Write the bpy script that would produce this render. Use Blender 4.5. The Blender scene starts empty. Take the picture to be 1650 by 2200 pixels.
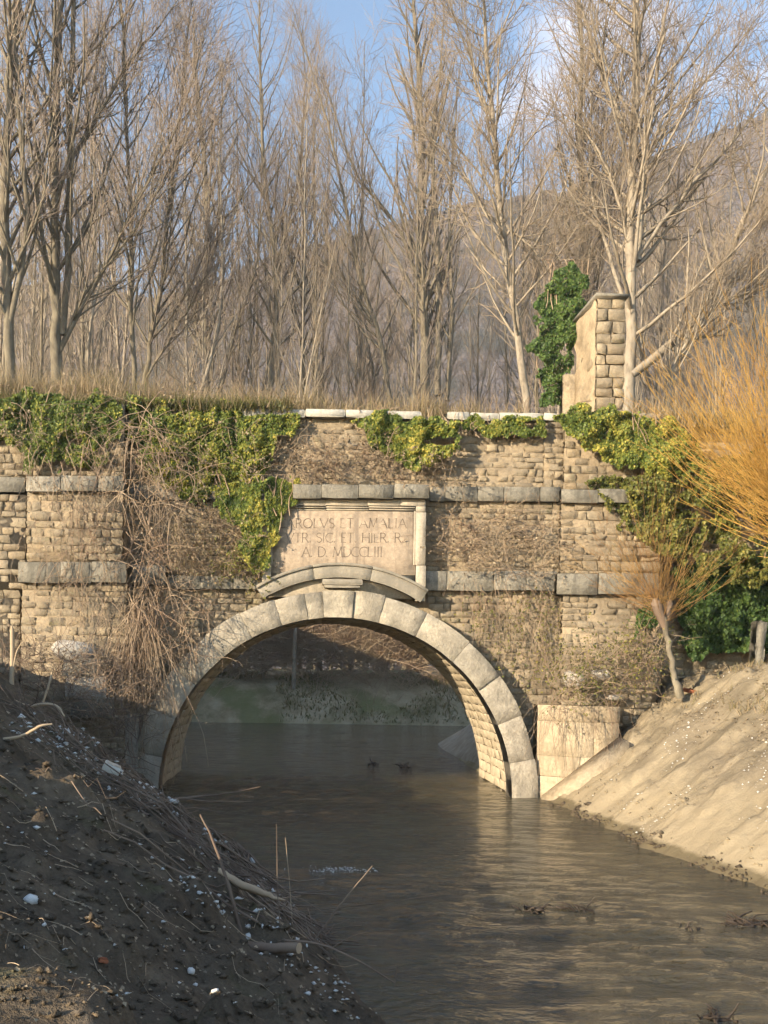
import bpy, math
import numpy as np

# ------------------------------------------------------------------ camera, sky, sun, exposure
scene = bpy.context.scene
COL = scene.collection
F, PX0, PY0, CAMY, CAMZ = 1870.0, 660.0, 1450.0, -22.0, 3.0      # focal length and horizon point of the 1650x2200 photograph
ROLL = math.radians(1.0)
cam_d = bpy.data.cameras.new('camera'); cam = bpy.data.objects.new('camera', cam_d); COL.objects.link(cam)
cam_d.sensor_width = 36.0; cam_d.sensor_fit = 'AUTO'
cam_d.lens = F / 2200 * 36.0
cam_d.shift_x = (825 - PX0) / 2200; cam_d.shift_y = (PY0 - 1100) / 2200
cam_d.clip_start = 0.05; cam_d.clip_end = 5000
from mathutils import Matrix, Vector
c_, s_ = math.cos(ROLL), math.sin(ROLL)
cam.matrix_world = Matrix(((c_, -s_, 0, 0), (0, 0, -1, CAMY), (s_, c_, 0, CAMZ), (0, 0, 0, 1)))
scene.camera = cam

SUN_AZ, SUN_EL = math.radians(52), math.radians(16)
sun_dir = np.array([math.sin(SUN_AZ) * math.cos(SUN_EL), math.cos(SUN_AZ) * math.cos(SUN_EL), -math.sin(SUN_EL)])   # travel
world = bpy.data.worlds.new('World'); scene.world = world; world.use_nodes = True
wn = world.node_tree; wn.nodes.clear()
def WN(t): return wn.nodes.new(t)
w_out = WN('ShaderNodeOutputWorld'); w_bg = WN('ShaderNodeBackground'); w_sky = WN('ShaderNodeTexSky')
w_sky.sky_type = 'NISHITA'; w_sky.sun_disc = False
w_sky.sun_elevation = SUN_EL; w_sky.sun_rotation = math.atan2(-sun_dir[0], -sun_dir[1])
w_sky.altitude = 150; w_sky.air_density = 1.25; w_sky.dust_density = 0.3; w_sky.ozone_density = 2.6
# broken fair-weather cloud all round the sky
w_tc = WN('ShaderNodeTexCoord'); w_map = WN('ShaderNodeMapping'); w_map.inputs['Scale'].default_value = (1.6, 1.6, 3.4)
w_map.inputs['Location'].default_value = (0.2, 0.4, 0.10)
w_no = WN('ShaderNodeTexNoise'); w_no.inputs['Scale'].default_value = 1.5; w_no.inputs['Detail'].default_value = 7; w_no.inputs['Roughness'].default_value = 0.55
w_rp = WN('ShaderNodeValToRGB'); w_rp.color_ramp.elements[0].position = 0.56; w_rp.color_ramp.elements[1].position = 0.76
w_mix = WN('ShaderNodeMixRGB'); w_mix.inputs['Color2'].default_value = (5.6, 5.2, 5.3, 1)
wn.links.new(w_tc.outputs['Generated'], w_map.inputs['Vector']); wn.links.new(w_map.outputs[0], w_no.inputs['Vector'])
wn.links.new(w_no.outputs['Fac'], w_rp.inputs['Fac']); wn.links.new(w_rp.outputs[0], w_mix.inputs['Fac'])
wn.links.new(w_sky.outputs[0], w_mix.inputs['Color1']); wn.links.new(w_mix.outputs[0], w_bg.inputs['Color'])
wn.links.new(w_bg.outputs[0], w_out.inputs['Surface'])
w_bg.inputs['Strength'].default_value = 0.15

sun_d = bpy.data.lights.new('sun', 'SUN'); sun = bpy.data.objects.new('sun', sun_d); COL.objects.link(sun)
sun_d.energy = 5.0; sun_d.angle = math.radians(0.53); sun_d.color = (1.0, 0.83, 0.59)
sun.rotation_euler = Vector(sun_dir).to_track_quat('-Z', 'Y').to_euler(); sun.location = (-40, -50, 40)
scene.view_settings.view_transform = 'Standard'; scene.view_settings.look = 'None'
scene.view_settings.exposure = 1.12; scene.view_settings.gamma = 1.0; scene.view_settings.use_curve_mapping = False
scene.render.engine = 'CYCLES'
scene.cycles.max_bounces = 4; scene.cycles.diffuse_bounces = 2; scene.cycles.glossy_bounces = 3
scene.cycles.transparent_max_bounces = 4; scene.cycles.use_denoising = True; scene.cycles.adaptive_threshold = 0.05
scene.cycles.volume_bounces = 0; scene.cycles.caustics_reflective = False; scene.cycles.caustics_refractive = False

# ------------------------------------------------------------------ helpers
def unroll(px, py):
    u, v = px - PX0, py - PY0
    return PX0 + u * c_ + v * s_, PY0 - u * s_ + v * c_
def at(px, py, Y):
    """world point on the upright plane at depth Y that the photograph shows at (px, py)"""
    px, py = unroll(np.asarray(px, float), np.asarray(py, float))
    d = (np.asarray(Y, float) - CAMY)
    x = (px - PX0) * d / F; z = CAMZ - (py - PY0) * d / F
    return np.stack(np.broadcast_arrays(x, np.asarray(Y, float) + 0 * x, z), -1)
def to_px(p):
    p = np.asarray(p, float); d = p[..., 1] - CAMY
    u = p[..., 0] * F / d; v = -(p[..., 2] - CAMZ) * F / d
    return np.stack([PX0 + u * c_ - v * s_, PY0 + u * s_ + v * c_], -1)

_T = {}
def vnoise(x, y, seed=0):
    if seed not in _T: _T[seed] = np.random.default_rng(seed + 991).random((256, 256))
    t = _T[seed]; x = np.asarray(x, float); y = np.asarray(y, float)
    xi = np.floor(x).astype(int); yi = np.floor(y).astype(int); fx = x - xi; fy = y - yi
    fx = fx * fx * (3 - 2 * fx); fy = fy * fy * (3 - 2 * fy)
    a = t[xi & 255, yi & 255]; b = t[(xi + 1) & 255, yi & 255]; c = t[xi & 255, (yi + 1) & 255]; d = t[(xi + 1) & 255, (yi + 1) & 255]
    return (a * (1 - fx) + b * fx) * (1 - fy) + (c * (1 - fx) + d * fx) * fy
def fbm(x, y, seed=0, octs=4, gain=0.5):
    r = 0; a = 1; n = 0
    for k in range(octs):
        r = r + a * (vnoise(x * 2 ** k + 17.3 * k, y * 2 ** k + 5.1 * k, seed + k) - 0.5); n += a; a *= gain
    return r / n * 2          # about -1..1
def in_poly(x, y, poly):
    poly = np.asarray(poly, float); r = np.zeros(np.shape(x), bool); j = len(poly) - 1
    for i in range(len(poly)):
        xi, yi = poly[i]; xj, yj = poly[j]
        hit = ((yi > y) != (yj > y)) & (x < (xj - xi) * (y - yi) / (yj - yi + 1e-12) + xi)
        r ^= hit; j = i
    return r
def norm(v): return v / (np.linalg.norm(v, axis=-1, keepdims=True) + 1e-12)

ORG = {}
def new_mesh(name, verts, faces, mat=None, smooth=False, tint=None):
    """faces: (n,3) or (n,4) array, or a list of such arrays"""
    verts = np.ascontiguousarray(np.asarray(verts, np.float32).reshape(-1, 3))
    fl = faces if isinstance(faces, list) else [faces]
    fl = [np.asarray(f, np.int32) for f in fl if len(f)]
    loops = np.concatenate([f.ravel() for f in fl]); cnt = np.concatenate([np.full(len(f), f.shape[1], np.int32) for f in fl])
    me = bpy.data.meshes.new(name)
    me.vertices.add(len(verts)); me.vertices.foreach_set('co', verts.ravel())
    me.loops.add(len(loops)); me.loops.foreach_set('vertex_index', loops)
    me.polygons.add(len(cnt)); st = np.concatenate([[0], np.cumsum(cnt)[:-1]]).astype(np.int32)
    me.polygons.foreach_set('loop_start', st)
    me.update(calc_edges=True); me.validate()
    if smooth: me.polygons.foreach_set('use_smooth', np.ones(len(me.polygons), bool))
    if tint is not None:
        a = me.attributes.new('tint', 'FLOAT', 'POINT'); a.data.foreach_set('value', np.asarray(tint, np.float32).ravel())
    if mat is not None: me.materials.append(mat)
    return me
def put(name, me, parent=None, loc=None):
    o = bpy.data.objects.new(name, me); COL.objects.link(o)
    po = ORG.get(parent.name, np.zeros(3)) if parent else np.zeros(3)
    if loc is None: loc = po          # verts are already relative to the parent's origin
    o.location = tuple(np.asarray(loc, float) - po)
    if parent: o.parent = parent
    ORG[o.name] = np.asarray(loc, float)
    return o
def obj(name, verts, faces, mat, parent=None, smooth=False, tint=None):
    po = ORG.get(parent.name, np.zeros(3)) if parent else np.zeros(3)
    return put(name, new_mesh(name, np.asarray(verts, float).reshape(-1, 3) - po, faces, mat, smooth, tint), parent)
def tag(o, label=None, cat=None, group=None, kind=None):
    if label: o['label'] = label
    if cat: o['category'] = cat
    if group: o['group'] = group
    if kind: o['kind'] = kind
    return o
def thing(name, label, cat, loc, group=None):
    o = bpy.data.objects.new(name, None); COL.objects.link(o); o.location = tuple(float(v) for v in loc)
    o.empty_display_size = 0.3; ORG[o.name] = np.asarray(loc, float)
    return tag(o, label, cat, group)
def copy_tree(o, loc, scale=None, rz=0.0):
    c = o.copy(); COL.objects.link(c); c.location = tuple(loc); c.rotation_euler = (0, 0, rz)
    if scale: c.scale = scale
    for ch in o.children:
        d = ch.copy(); COL.objects.link(d); d.parent = c
        for g in ch.children:
            e = g.copy(); COL.objects.link(e); e.parent = d
    return c
def join(parts):
    """list of (verts, faces[n,k]) all with one k"""
    vs, fs, n = [], [], 0
    for v, f in parts:
        vs.append(np.asarray(v, float)); fs.append(np.asarray(f) + n); n += len(v)
    return np.concatenate(vs), np.concatenate(fs)

def tubes(paths, rad, sides=4, cap=False):
    """paths (N,K,3), rad (N,K) -> verts, quads"""
    paths = np.asarray(paths, float); N, K, _ = paths.shape
    t = norm(np.gradient(paths, axis=1))
    ref = np.where(np.abs(t[:, :1, 2:3]) > 0.85, np.array([1.0, 0.15, 0]), np.array([0.1, 0, 1.0]))
    u = norm(np.cross(t, np.broadcast_to(ref, t.shape))); v = np.cross(t, u)
    a = np.arange(sides) * 2 * np.pi / sides
    ring = u[:, :, None] * np.cos(a)[:, None] + v[:, :, None] * np.sin(a)[:, None]
    V = paths[:, :, None] + ring * np.asarray(rad)[:, :, None, None]
    idx = np.arange(N * K * sides).reshape(N, K, sides); nx = np.roll(idx, -1, 2)
    q = np.stack([idx[:, :-1], nx[:, :-1], nx[:, 1:], idx[:, 1:]], -1).reshape(-1, 4)
    return V.reshape(-1, 3), q
def spline(pts, n):
    """smooth resample of control points (columns = xyz + radius)"""
    p = np.asarray(pts, float); m = len(p)
    if m == 2:
        t = np.linspace(0, 1, n)[:, None]; return p[0] * (1 - t) + p[1] * t
    d = np.concatenate([[0], np.cumsum(np.linalg.norm(np.diff(p[:, :3], axis=0), axis=1))])
    s = np.linspace(0, d[-1], n); out = np.empty((n, p.shape[1]))
    tan = np.empty_like(p); tan[1:-1] = (p[2:] - p[:-2]) / (d[2:] - d[:-2])[:, None]
    tan[0] = (p[1] - p[0]) / (d[1] - d[0]); tan[-1] = (p[-1] - p[-2]) / (d[-1] - d[-2])
    i = np.clip(np.searchsorted(d, s, 'right') - 1, 0, m - 2); h = (d[i + 1] - d[i])[:, None]; t = ((s - d[i])[:, None]) / h
    return (2*t**3-3*t**2+1)*p[i] + (t**3-2*t**2+t)*h*tan[i] + (-2*t**3+3*t**2)*p[i+1] + (t**3-t**2)*h*tan[i+1]
def sprout(rng, paths, rad, n, t0, t1, ang, length, up, K, wob=0.12, rfac=0.55, rend=0.25, grav=None, tpow=1.0):
    """n side shoots on every parent polyline: returns (paths, rad)"""
    P, KK, _ = paths.shape
    t = (np.arange(n)[None] + rng.random((P, n))) / n; t = t0 + (t1 - t0) * t ** tpow
    f = t * (KK - 1); i = np.clip(f.astype(int), 0, KK - 2); fr = (f - i)[..., None]
    pi = np.arange(P)[:, None]
    a, b = paths[pi, i], paths[pi, i + 1]; pos = a * (1 - fr) + b * fr; tan = norm(b - a)
    r0 = rad[pi, i] * (1 - fr[..., 0]) + rad[pi, i + 1] * fr[..., 0]
    phi = rng.random((P, 1)) * 6.28 + np.arange(n)[None] * 2.399 + rng.normal(0, 0.5, (P, n))
    ref = np.where(np.abs(tan[..., 2:3]) > 0.9, np.array([1.0, 0, 0]), np.array([0, 0, 1.0]))
    u = norm(np.cross(tan, ref)); v = np.cross(tan, u)
    radl = u * np.cos(phi)[..., None] + v * np.sin(phi)[..., None]
    A = np.radians(rng.normal(ang, ang * 0.2, (P, n)))[..., None]
    d = norm(tan * np.cos(A) + radl * np.sin(A))
    L = length(t, rng) if callable(length) else length * (0.6 + 0.8 * rng.random((P, n)))
    M = P * n; d = d.reshape(M, 3); p = pos.reshape(M, 3); L = np.broadcast_to(L, (P, n)).reshape(M)
    out = np.empty((M, K, 3)); out[:, 0] = p
    for k in range(1, K):
        d = norm(d + np.array([0, 0, 1.0]) * up + rng.normal(0, wob, (M, 3)))
        p = p + d * (L / (K - 1))[:, None]; out[:, k] = p
    rs = np.minimum(r0.reshape(M) * rfac, L * 0.022 + 0.003)
    R = rs[:, None] * np.linspace(1, rend, K)[None]
    return out, R

# ------------------------------------------------------------------ materials
def mat_nodes(name):
    m = bpy.data.materials.new(name); m.use_nodes = True; nt = m.node_tree; b = nt.nodes['Principled BSDF']
    return m, nt, b
class NB:
    def __init__(s, name, rough=0.9, spec=0.2):
        s.m, s.nt, s.b = mat_nodes(name); s.b.inputs['Roughness'].default_value = rough; s.b.inputs['Specular IOR Level'].default_value = spec
        s.geo = s.nt.nodes.new('ShaderNodeNewGeometry'); s.pos = s.geo.outputs['Position']
    def n(s, t): return s.nt.nodes.new(t)
    def link(s, a, b): s.nt.links.new(a, b)
    def mapped(s, scale, rot=(0, 0, 0), loc=(0, 0, 0)):
        k = s.n('ShaderNodeMapping'); k.inputs['Scale'].default_value = scale; k.inputs['Rotation'].default_value = rot; k.inputs['Location'].default_value = loc
        s.link(s.pos, k.inputs['Vector']); return k.outputs[0]
    def noise(s, scale, detail=4, rough=0.6, vec=None, dist=0.0):
        k = s.n('ShaderNodeTexNoise'); k.inputs['Scale'].default_value = scale; k.inputs['Detail'].default_value = detail
        k.inputs['Roughness'].default_value = rough; k.inputs['Distortion'].default_value = dist
        s.link(vec if vec is not None else s.pos, k.inputs['Vector']); return k.outputs['Fac']
    def ramp(s, fac, stops):
        k = s.n('ShaderNodeValToRGB'); cr = k.color_ramp
        while len(cr.elements) < len(stops): cr.elements.new(0.5)
        for e, (p, c) in zip(cr.elements, stops): e.position = p; e.color = (*c, 1) if len(c) == 3 else c
        s.link(fac, k.inputs['Fac']); return k.outputs['Color']
    def mix(s, fac, a, b, mode='MIX'):
        k = s.n('ShaderNodeMixRGB'); k.blend_type = mode
        for v, i in ((fac, 'Fac'), (a, 'Color1'), (b, 'Color2')):
            if hasattr(v, 'node'): s.link(v, k.inputs[i])
            elif i == 'Fac': k.inputs[i].default_value = v
            else: k.inputs[i].default_value = (*v, 1)
        return k.outputs[0]
    def math(s, op, a, b=0.0):
        k = s.n('ShaderNodeMath'); k.operation = op
        for v, i in ((a, 0), (b, 1)):
            if hasattr(v, 'node'): s.link(v, k.inputs[i])
            else: k.inputs[i].default_value = v
        return k.outputs[0]
    def rand(s):
        """one random value per object plus the 'tint' attribute of joined pieces"""
        oi = s.n('ShaderNodeObjectInfo'); at_ = s.n('ShaderNodeAttribute'); at_.attribute_name = 'tint'
        return s.math('FRACT', s.math('ADD', oi.outputs['Random'], at_.outputs['Fac']))
    def tint(s):
        at_ = s.n('ShaderNodeAttribute'); at_.attribute_name = 'tint'; return at_.outputs['Fac']
    def bump(s, h, strength=0.5, dist=0.02):
        k = s.n('ShaderNodeBump'); k.inputs['Strength'].default_value = strength; k.inputs['Distance'].default_value = dist
        s.link(h, k.inputs['Height']); s.link(k.outputs[0], s.b.inputs['Normal'])
    def done(s, col): s.link(col, s.b.inputs['Base Color']); return s.m

def stone_mat(name, stops, dark, dark_amt=(0.52, 0.66), scale=3.0, bump=0.6, streak=False, moss=None):
    k = NB(name)
    base = k.ramp(k.rand(), stops)
    n1 = k.noise(scale, 4, 0.65); n2 = k.noise(scale * 7, 3, 0.7)
    col = k.mix(0.55, base, k.ramp(n2, [(0.3, (0.45, 0.45, 0.45)), (0.7, (1, 1, 1))]), 'MULTIPLY')
    blot = k.noise(0.75, 5, 0.75)
    col = k.mix(k.ramp(blot, [(0.47, (0, 0, 0)), (0.64, (0.7, 0.7, 0.7))]), col, dark)
    if streak:
        sv = k.noise(1.0, 5, 0.6, k.mapped((5.5, 5.5, 0.55)))
        col = k.mix(k.ramp(sv, [(0.52, (0, 0, 0)), (0.66, (0.8, 0.8, 0.8))]), col, dark)
    col = k.mix(k.ramp(n1, [(dark_amt[0], (0, 0, 0)), (dark_amt[1], (1, 1, 1))]), col, dark)
    if moss is not None:
        col = k.mix(k.ramp(k.noise(1.7, 5, 0.7), [(0.58, (0, 0, 0)), (0.7, (0.7, 0.7, 0.7))]), col, moss)
    h = k.noise(scale * 5, 5, 0.75)
    k.bump(h, bump, 0.05)
    return k.done(col)
M = {}
M['tuff'] = stone_mat('tuff_stone', [(0.0, (0.35, 0.275, 0.185)), (0.35, (0.43, 0.345, 0.235)), (0.6, (0.33, 0.275, 0.20)), (1.0, (0.50, 0.405, 0.28))], (0.22, 0.18, 0.13), (0.48, 0.72), 3.2, 1.0, moss=(0.19, 0.17, 0.09))
M['mortar'] = stone_mat('mortar', [(0.0, (0.38, 0.30, 0.205)), (1.0, (0.40, 0.32, 0.22))], (0.21, 0.17, 0.12), (0.48, 0.72), 2.2, 1.0)
M['cornice'] = stone_mat('grey_limestone', [(0.0, (0.255, 0.235, 0.195)), (0.5, (0.31, 0.285, 0.235)), (1.0, (0.37, 0.34, 0.285))], (0.14, 0.13, 0.108), (0.5, 0.68), 3.0, 0.8, streak=True)
M['coping'] = stone_mat('white_limestone', [(0.0, (0.48, 0.455, 0.41)), (1.0, (0.57, 0.54, 0.48))], (0.27, 0.255, 0.22), (0.50, 0.70), 2.4, 0.5)
M['voussoir'] = stone_mat('voussoir_limestone', [(0.0, (0.43, 0.38, 0.305)), (0.5, (0.46, 0.405, 0.325)), (1.0, (0.51, 0.445, 0.35))], (0.235, 0.21, 0.17), (0.46, 0.68), 1.7, 1.0)
M['plaque'] = stone_mat('plaque_limestone', [(0.0, (0.45, 0.355, 0.265)), (1.0, (0.48, 0.385, 0.29))], (0.21, 0.17, 0.135), (0.54, 0.72), 1.6, 0.25, streak=True)
M['frame'] = stone_mat('frame_limestone', [(0.0, (0.50, 0.425, 0.325)), (1.0, (0.56, 0.48, 0.375))], (0.29, 0.26, 0.215), (0.54, 0.68), 2.6, 0.3, streak=True)
M['hood'] = stone_mat('hood_limestone', [(0.0, (0.30, 0.265, 0.215)), (1.0, (0.35, 0.31, 0.25))], (0.22, 0.20, 0.165), (0.52, 0.70), 2.2, 0.35, streak=True)
M['wing'] = stone_mat('wing_limestone', [(0.0, (0.46, 0.37, 0.255)), (1.0, (0.54, 0.44, 0.31))], (0.27, 0.215, 0.145), (0.50, 0.72), 1.6, 0.6, streak=True)
M['vault'] = stone_mat('vault_stone', [(0.0, (0.54, 0.45, 0.32)), (1.0, (0.60, 0.505, 0.365))], (0.36, 0.29, 0.20), (0.55, 0.72), 2.0, 0.6)
M['rubble'] = stone_mat('pale_rubble', [(0.0, (0.50, 0.46, 0.41)), (1.0, (0.62, 0.57, 0.50))], (0.34, 0.30, 0.25), (0.52, 0.7), 2.6, 0.5)
M['plaster'] = stone_mat('plaster', [(0.0, (0.45, 0.35, 0.235)), (1.0, (0.48, 0.375, 0.25))], (0.25, 0.195, 0.13), (0.48, 0.66), 2.4, 1.0)
k = NB('letter_cut', 0.95, 0.05); M['letter'] = k.done(k.ramp(k.noise(9), [(0.3, (0.11, 0.085, 0.065)), (0.7, (0.24, 0.19, 0.145))]))
def simple(name, stops, scale, rough=0.9, bump=0.4, vec=None, dist=0.02):
    k = NB(name, rough); n = k.noise(scale, 6, 0.65, None if vec is None else k.mapped(vec)); k.bump(n, bump, dist); return k.done(k.ramp(n, stops))
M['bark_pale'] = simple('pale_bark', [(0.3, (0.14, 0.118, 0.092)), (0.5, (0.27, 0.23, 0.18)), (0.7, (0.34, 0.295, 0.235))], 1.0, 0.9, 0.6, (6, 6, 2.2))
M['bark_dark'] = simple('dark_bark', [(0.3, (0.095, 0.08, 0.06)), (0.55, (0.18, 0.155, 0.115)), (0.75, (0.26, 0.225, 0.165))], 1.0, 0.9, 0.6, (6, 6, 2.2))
def twig_mat(name, a, b):
    k = NB(name, 0.85); return k.done(k.ramp(k.noise(0.9, 3), [(0.35, a), (0.65, b)]))
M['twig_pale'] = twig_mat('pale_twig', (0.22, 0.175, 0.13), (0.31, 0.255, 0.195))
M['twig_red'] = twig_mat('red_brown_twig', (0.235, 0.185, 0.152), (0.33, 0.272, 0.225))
M['willow'] = twig_mat('orange_willow_shoot', (0.38, 0.20, 0.045), (0.54, 0.34, 0.095))
M['willow_low'] = twig_mat('red_olive_willow_shoot', (0.23, 0.12, 0.055), (0.37, 0.235, 0.08))
M['vine'] = twig_mat('dry_vine', (0.24, 0.165, 0.115), (0.37, 0.285, 0.20))
M['bramble'] = twig_mat('dry_bramble', (0.24, 0.165, 0.115), (0.38, 0.295, 0.205))
M['stick'] = twig_mat('dead_stick', (0.12, 0.085, 0.065), (0.26, 0.19, 0.135))
M['stick_pale'] = twig_mat('pale_dead_stick', (0.38, 0.28, 0.185), (0.48, 0.37, 0.25))
def leaf_mat(name, stops, trans=0.25):
    k = NB(name, 0.55, 0.35); col = k.ramp(k.tint(), stops); k.link(col, k.b.inputs['Base Color'])
    tr = k.n('ShaderNodeBsdfTranslucent'); k.link(col, tr.inputs['Color']); mx = k.n('ShaderNodeMixShader'); mx.inputs[0].default_value = trans
    out = k.nt.nodes['Material Output']; k.link(k.b.outputs[0], mx.inputs[1]); k.link(tr.outputs[0], mx.inputs[2]); k.link(mx.outputs[0], out.inputs['Surface'])
    return k.m
M['ivy'] = leaf_mat('ivy_leaf', [(0.0, (0.050, 0.082, 0.018)), (0.35, (0.11, 0.155, 0.030)), (0.62, (0.215, 0.235, 0.042)), (0.82, (0.36, 0.33, 0.06)), (1.0, (0.50, 0.40, 0.08))])
M['ivy_deep'] = leaf_mat('deep_ivy_leaf', [(0.0, (0.03, 0.065, 0.018)), (0.5, (0.075, 0.13, 0.03)), (1.0, (0.16, 0.21, 0.05))])
M['olive'] = leaf_mat('olive_leaf', [(0.0, (0.06, 0.08, 0.02)), (0.5, (0.15, 0.155, 0.035)), (1.0, (0.32, 0.27, 0.06))])
M['grass'] = leaf_mat('dry_grass_blade', [(0.0, (0.11, 0.125, 0.035)), (0.35, (0.23, 0.185, 0.095)), (0.65, (0.34, 0.255, 0.155)), (1.0, (0.44, 0.35, 0.23))], 0.3)
M['dead_leaf'] = leaf_mat('dead_leaf', [(0.0, (0.17, 0.125, 0.085)), (0.5, (0.28, 0.215, 0.14)), (1.0, (0.40, 0.32, 0.21))], 0.2)

# ------------------------------------------------------------------ large structure: water, banks, ground, hill
def grid(xs, ys, zf, mat, name, smooth=True):
    X, Y = np.meshgrid(xs, ys); Z = zf(X, Y); V = np.stack([X, Y, Z], -1).reshape(-1, 3)
    nx, ny = len(xs), len(ys); i = (np.arange(ny - 1)[:, None] * nx + np.arange(nx - 1)[None]).ravel()
    return obj(name, V, np.stack([i, i + 1, i + nx + 1, i + nx], -1), mat, None, smooth)
def axis(*segs):
    out = []
    for a, b, st in segs: out.append(np.arange(a, b - 1e-6, st))
    out.append([segs[-1][1]]); return np.concatenate(out)
def seg_dist(X, Y, poly):
    d = np.full(X.shape, 1e9)
    for i in range(len(poly)):
        ax, ay = poly[i]; bx, by = poly[(i + 1) % len(poly)]
        ux, uy = bx - ax, by - ay; t = np.clip(((X - ax) * ux + (Y - ay) * uy) / (ux * ux + uy * uy), 0, 1)
        d = np.minimum(d, np.hypot(X - ax - t * ux, Y - ay - t * uy))
    return d

# water --------------------------------------------------------------
k = NB('river_water', 0.05, 0.5); k.b.inputs['IOR'].default_value = 1.6
k.b.inputs['Roughness'].default_value = 0.04
wv = k.mapped((1.0, 1.9, 1.0), (0, 0, math.radians(-10)))
h1 = k.noise(1.5, 5, 0.6, wv, 0.6); h2 = k.noise(5.5, 4, 0.6, wv, 0.3)
k.bump(k.mix(0.65, h1, h2), 1.0, 0.17)
M['water'] = k.done(k.ramp(k.noise(0.35, 4, 0.6, wv, 0.8), [(0.35, (0.036, 0.033, 0.022)), (0.55, (0.056, 0.049, 0.030)), (0.7, (0.082, 0.068, 0.040))]))
def water_z(X, Y):
    near = np.clip(1.2 - np.abs(Y + 6) / 30, 0, 1)
    return near * (0.35 + 1.5 * np.clip(fbm(X * 0.22, Y * 0.30, 38, 3) * 1.6 + 0.30, 0, 1)) * (0.032 * fbm(X * 0.7 + Y * 0.2, Y * 1.4, 31, 3) + 0.022 * fbm(X * 1.9, Y * 3.4, 35, 2))
water = grid(axis((-14, -6, 0.4), (-6, 8.5, 0.08), (8.5, 75, 2.0)), axis((-45, -20, 1.0), (-20, 1, 0.065), (1, 46, 0.3)), water_z, M['water'], 'river')
tag(water, kind='structure')

# left bank ------------------------------------------------------------
LW = np.array([[-60, 9.0], [-30, 3.2], [-22, 1.9], [-18, 1.3], [-14.5, 0.68], [-10.8, -0.10], [-5.5, -2.0], [-1.2, -3.5], [0.2, -4.05], [6, -4.3]])
def left_z(X, Y):
    xw = np.interp(Y, LW[:, 0], LW[:, 1]) + 0.22 * fbm(Y * 0.8, Y * 0 + 3, 3, 3)
    d = (xw - X) * 0.93
    capz = np.interp(Y, [-60, -24, -19.0, -15.5, -11, -6, 6], [1.8, 1.6, 1.8, 2.3, 3.1, 3.5, 3.6])
    z = np.where(d < 0, d * 0.9, np.interp(Y, [-60, -15, -8, -1], [0.60, 0.60, 0.68, 0.80]) * d + 0.50 * np.maximum(d - 3.6, 0))
    z = np.where(z > capz - 0.6, capz - 0.6 * np.exp(-np.maximum(z - capz + 0.6, 0) / 0.6), z)
    rough = fbm(X * 0.9, Y * 0.9, 5, 5, 0.55) * 0.30 + fbm(X * 5.2, Y * 5.2, 12, 3, 0.6) * 0.07
    clod = np.maximum(fbm(X * 2.4, Y * 2.4, 19, 4, 0.6), 0) ** 1.4 * 0.42
    z = z + (rough + clod) * np.clip(d * 0.8 + 0.35, 0.1, 1)
    ex = 0.10 * fbm(X * 3, Y * 3, 14, 3); sx = np.clip((-0.30 + ex - X) / 0.45, 0, 1); sy = np.clip((-17.9 + ex - Y) / 0.8, 0, 1)
    w = sx * sx * (3 - 2 * sx) * sy * sy * (3 - 2 * sy)          # hummock beside the photographer
    z = z + w * np.maximum(1.84 + 0.12 * fbm(X * 2.2, Y * 2.2, 15, 4) - z, 0)
    return np.maximum(z, -1.0)
k = NB('dark_soil', 0.95, 0.15)
n1 = k.noise(1.1, 6, 0.7); n2 = k.noise(9, 6, 0.75); n3 = k.noise(45, 3, 0.7)
c = k.ramp(n1, [(0.3, (0.085, 0.066, 0.047)), (0.5, (0.135, 0.104, 0.072)), (0.68, (0.22, 0.168, 0.114))])
c = k.mix(0.7, c, k.ramp(n2, [(0.3, (0.35, 0.35, 0.35)), (0.65, (1, 1, 1))]), 'MULTIPLY')
c = k.mix(k.ramp(k.noise(2.1, 4, 0.6), [(0.60, (0, 0, 0)), (0.72, (0.5, 0.5, 0.5))]), c, (0.085, 0.088, 0.04))
c = k.mix(k.ramp(n3, [(0.74, (0, 0, 0)), (0.80, (0.4, 0.4, 0.4))]), c, (0.42, 0.38, 0.32))
k.bump(k.mix(0.5, n2, n3), 0.9, 0.06); M['soil'] = k.done(c)
left_bank = grid(axis((-70, -14, 2.0), (-14, -6, 0.12), (-6, 3.4, 0.065), (3.4, 12, 0.6)), axis((-60, -27, 2.0), (-27, -20, 0.2), (-20, 1.0, 0.075), (1.0, 5.2, 0.6)), left_z, M['soil'], 'left_bank')
tag(left_bank, kind='structure')

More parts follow.
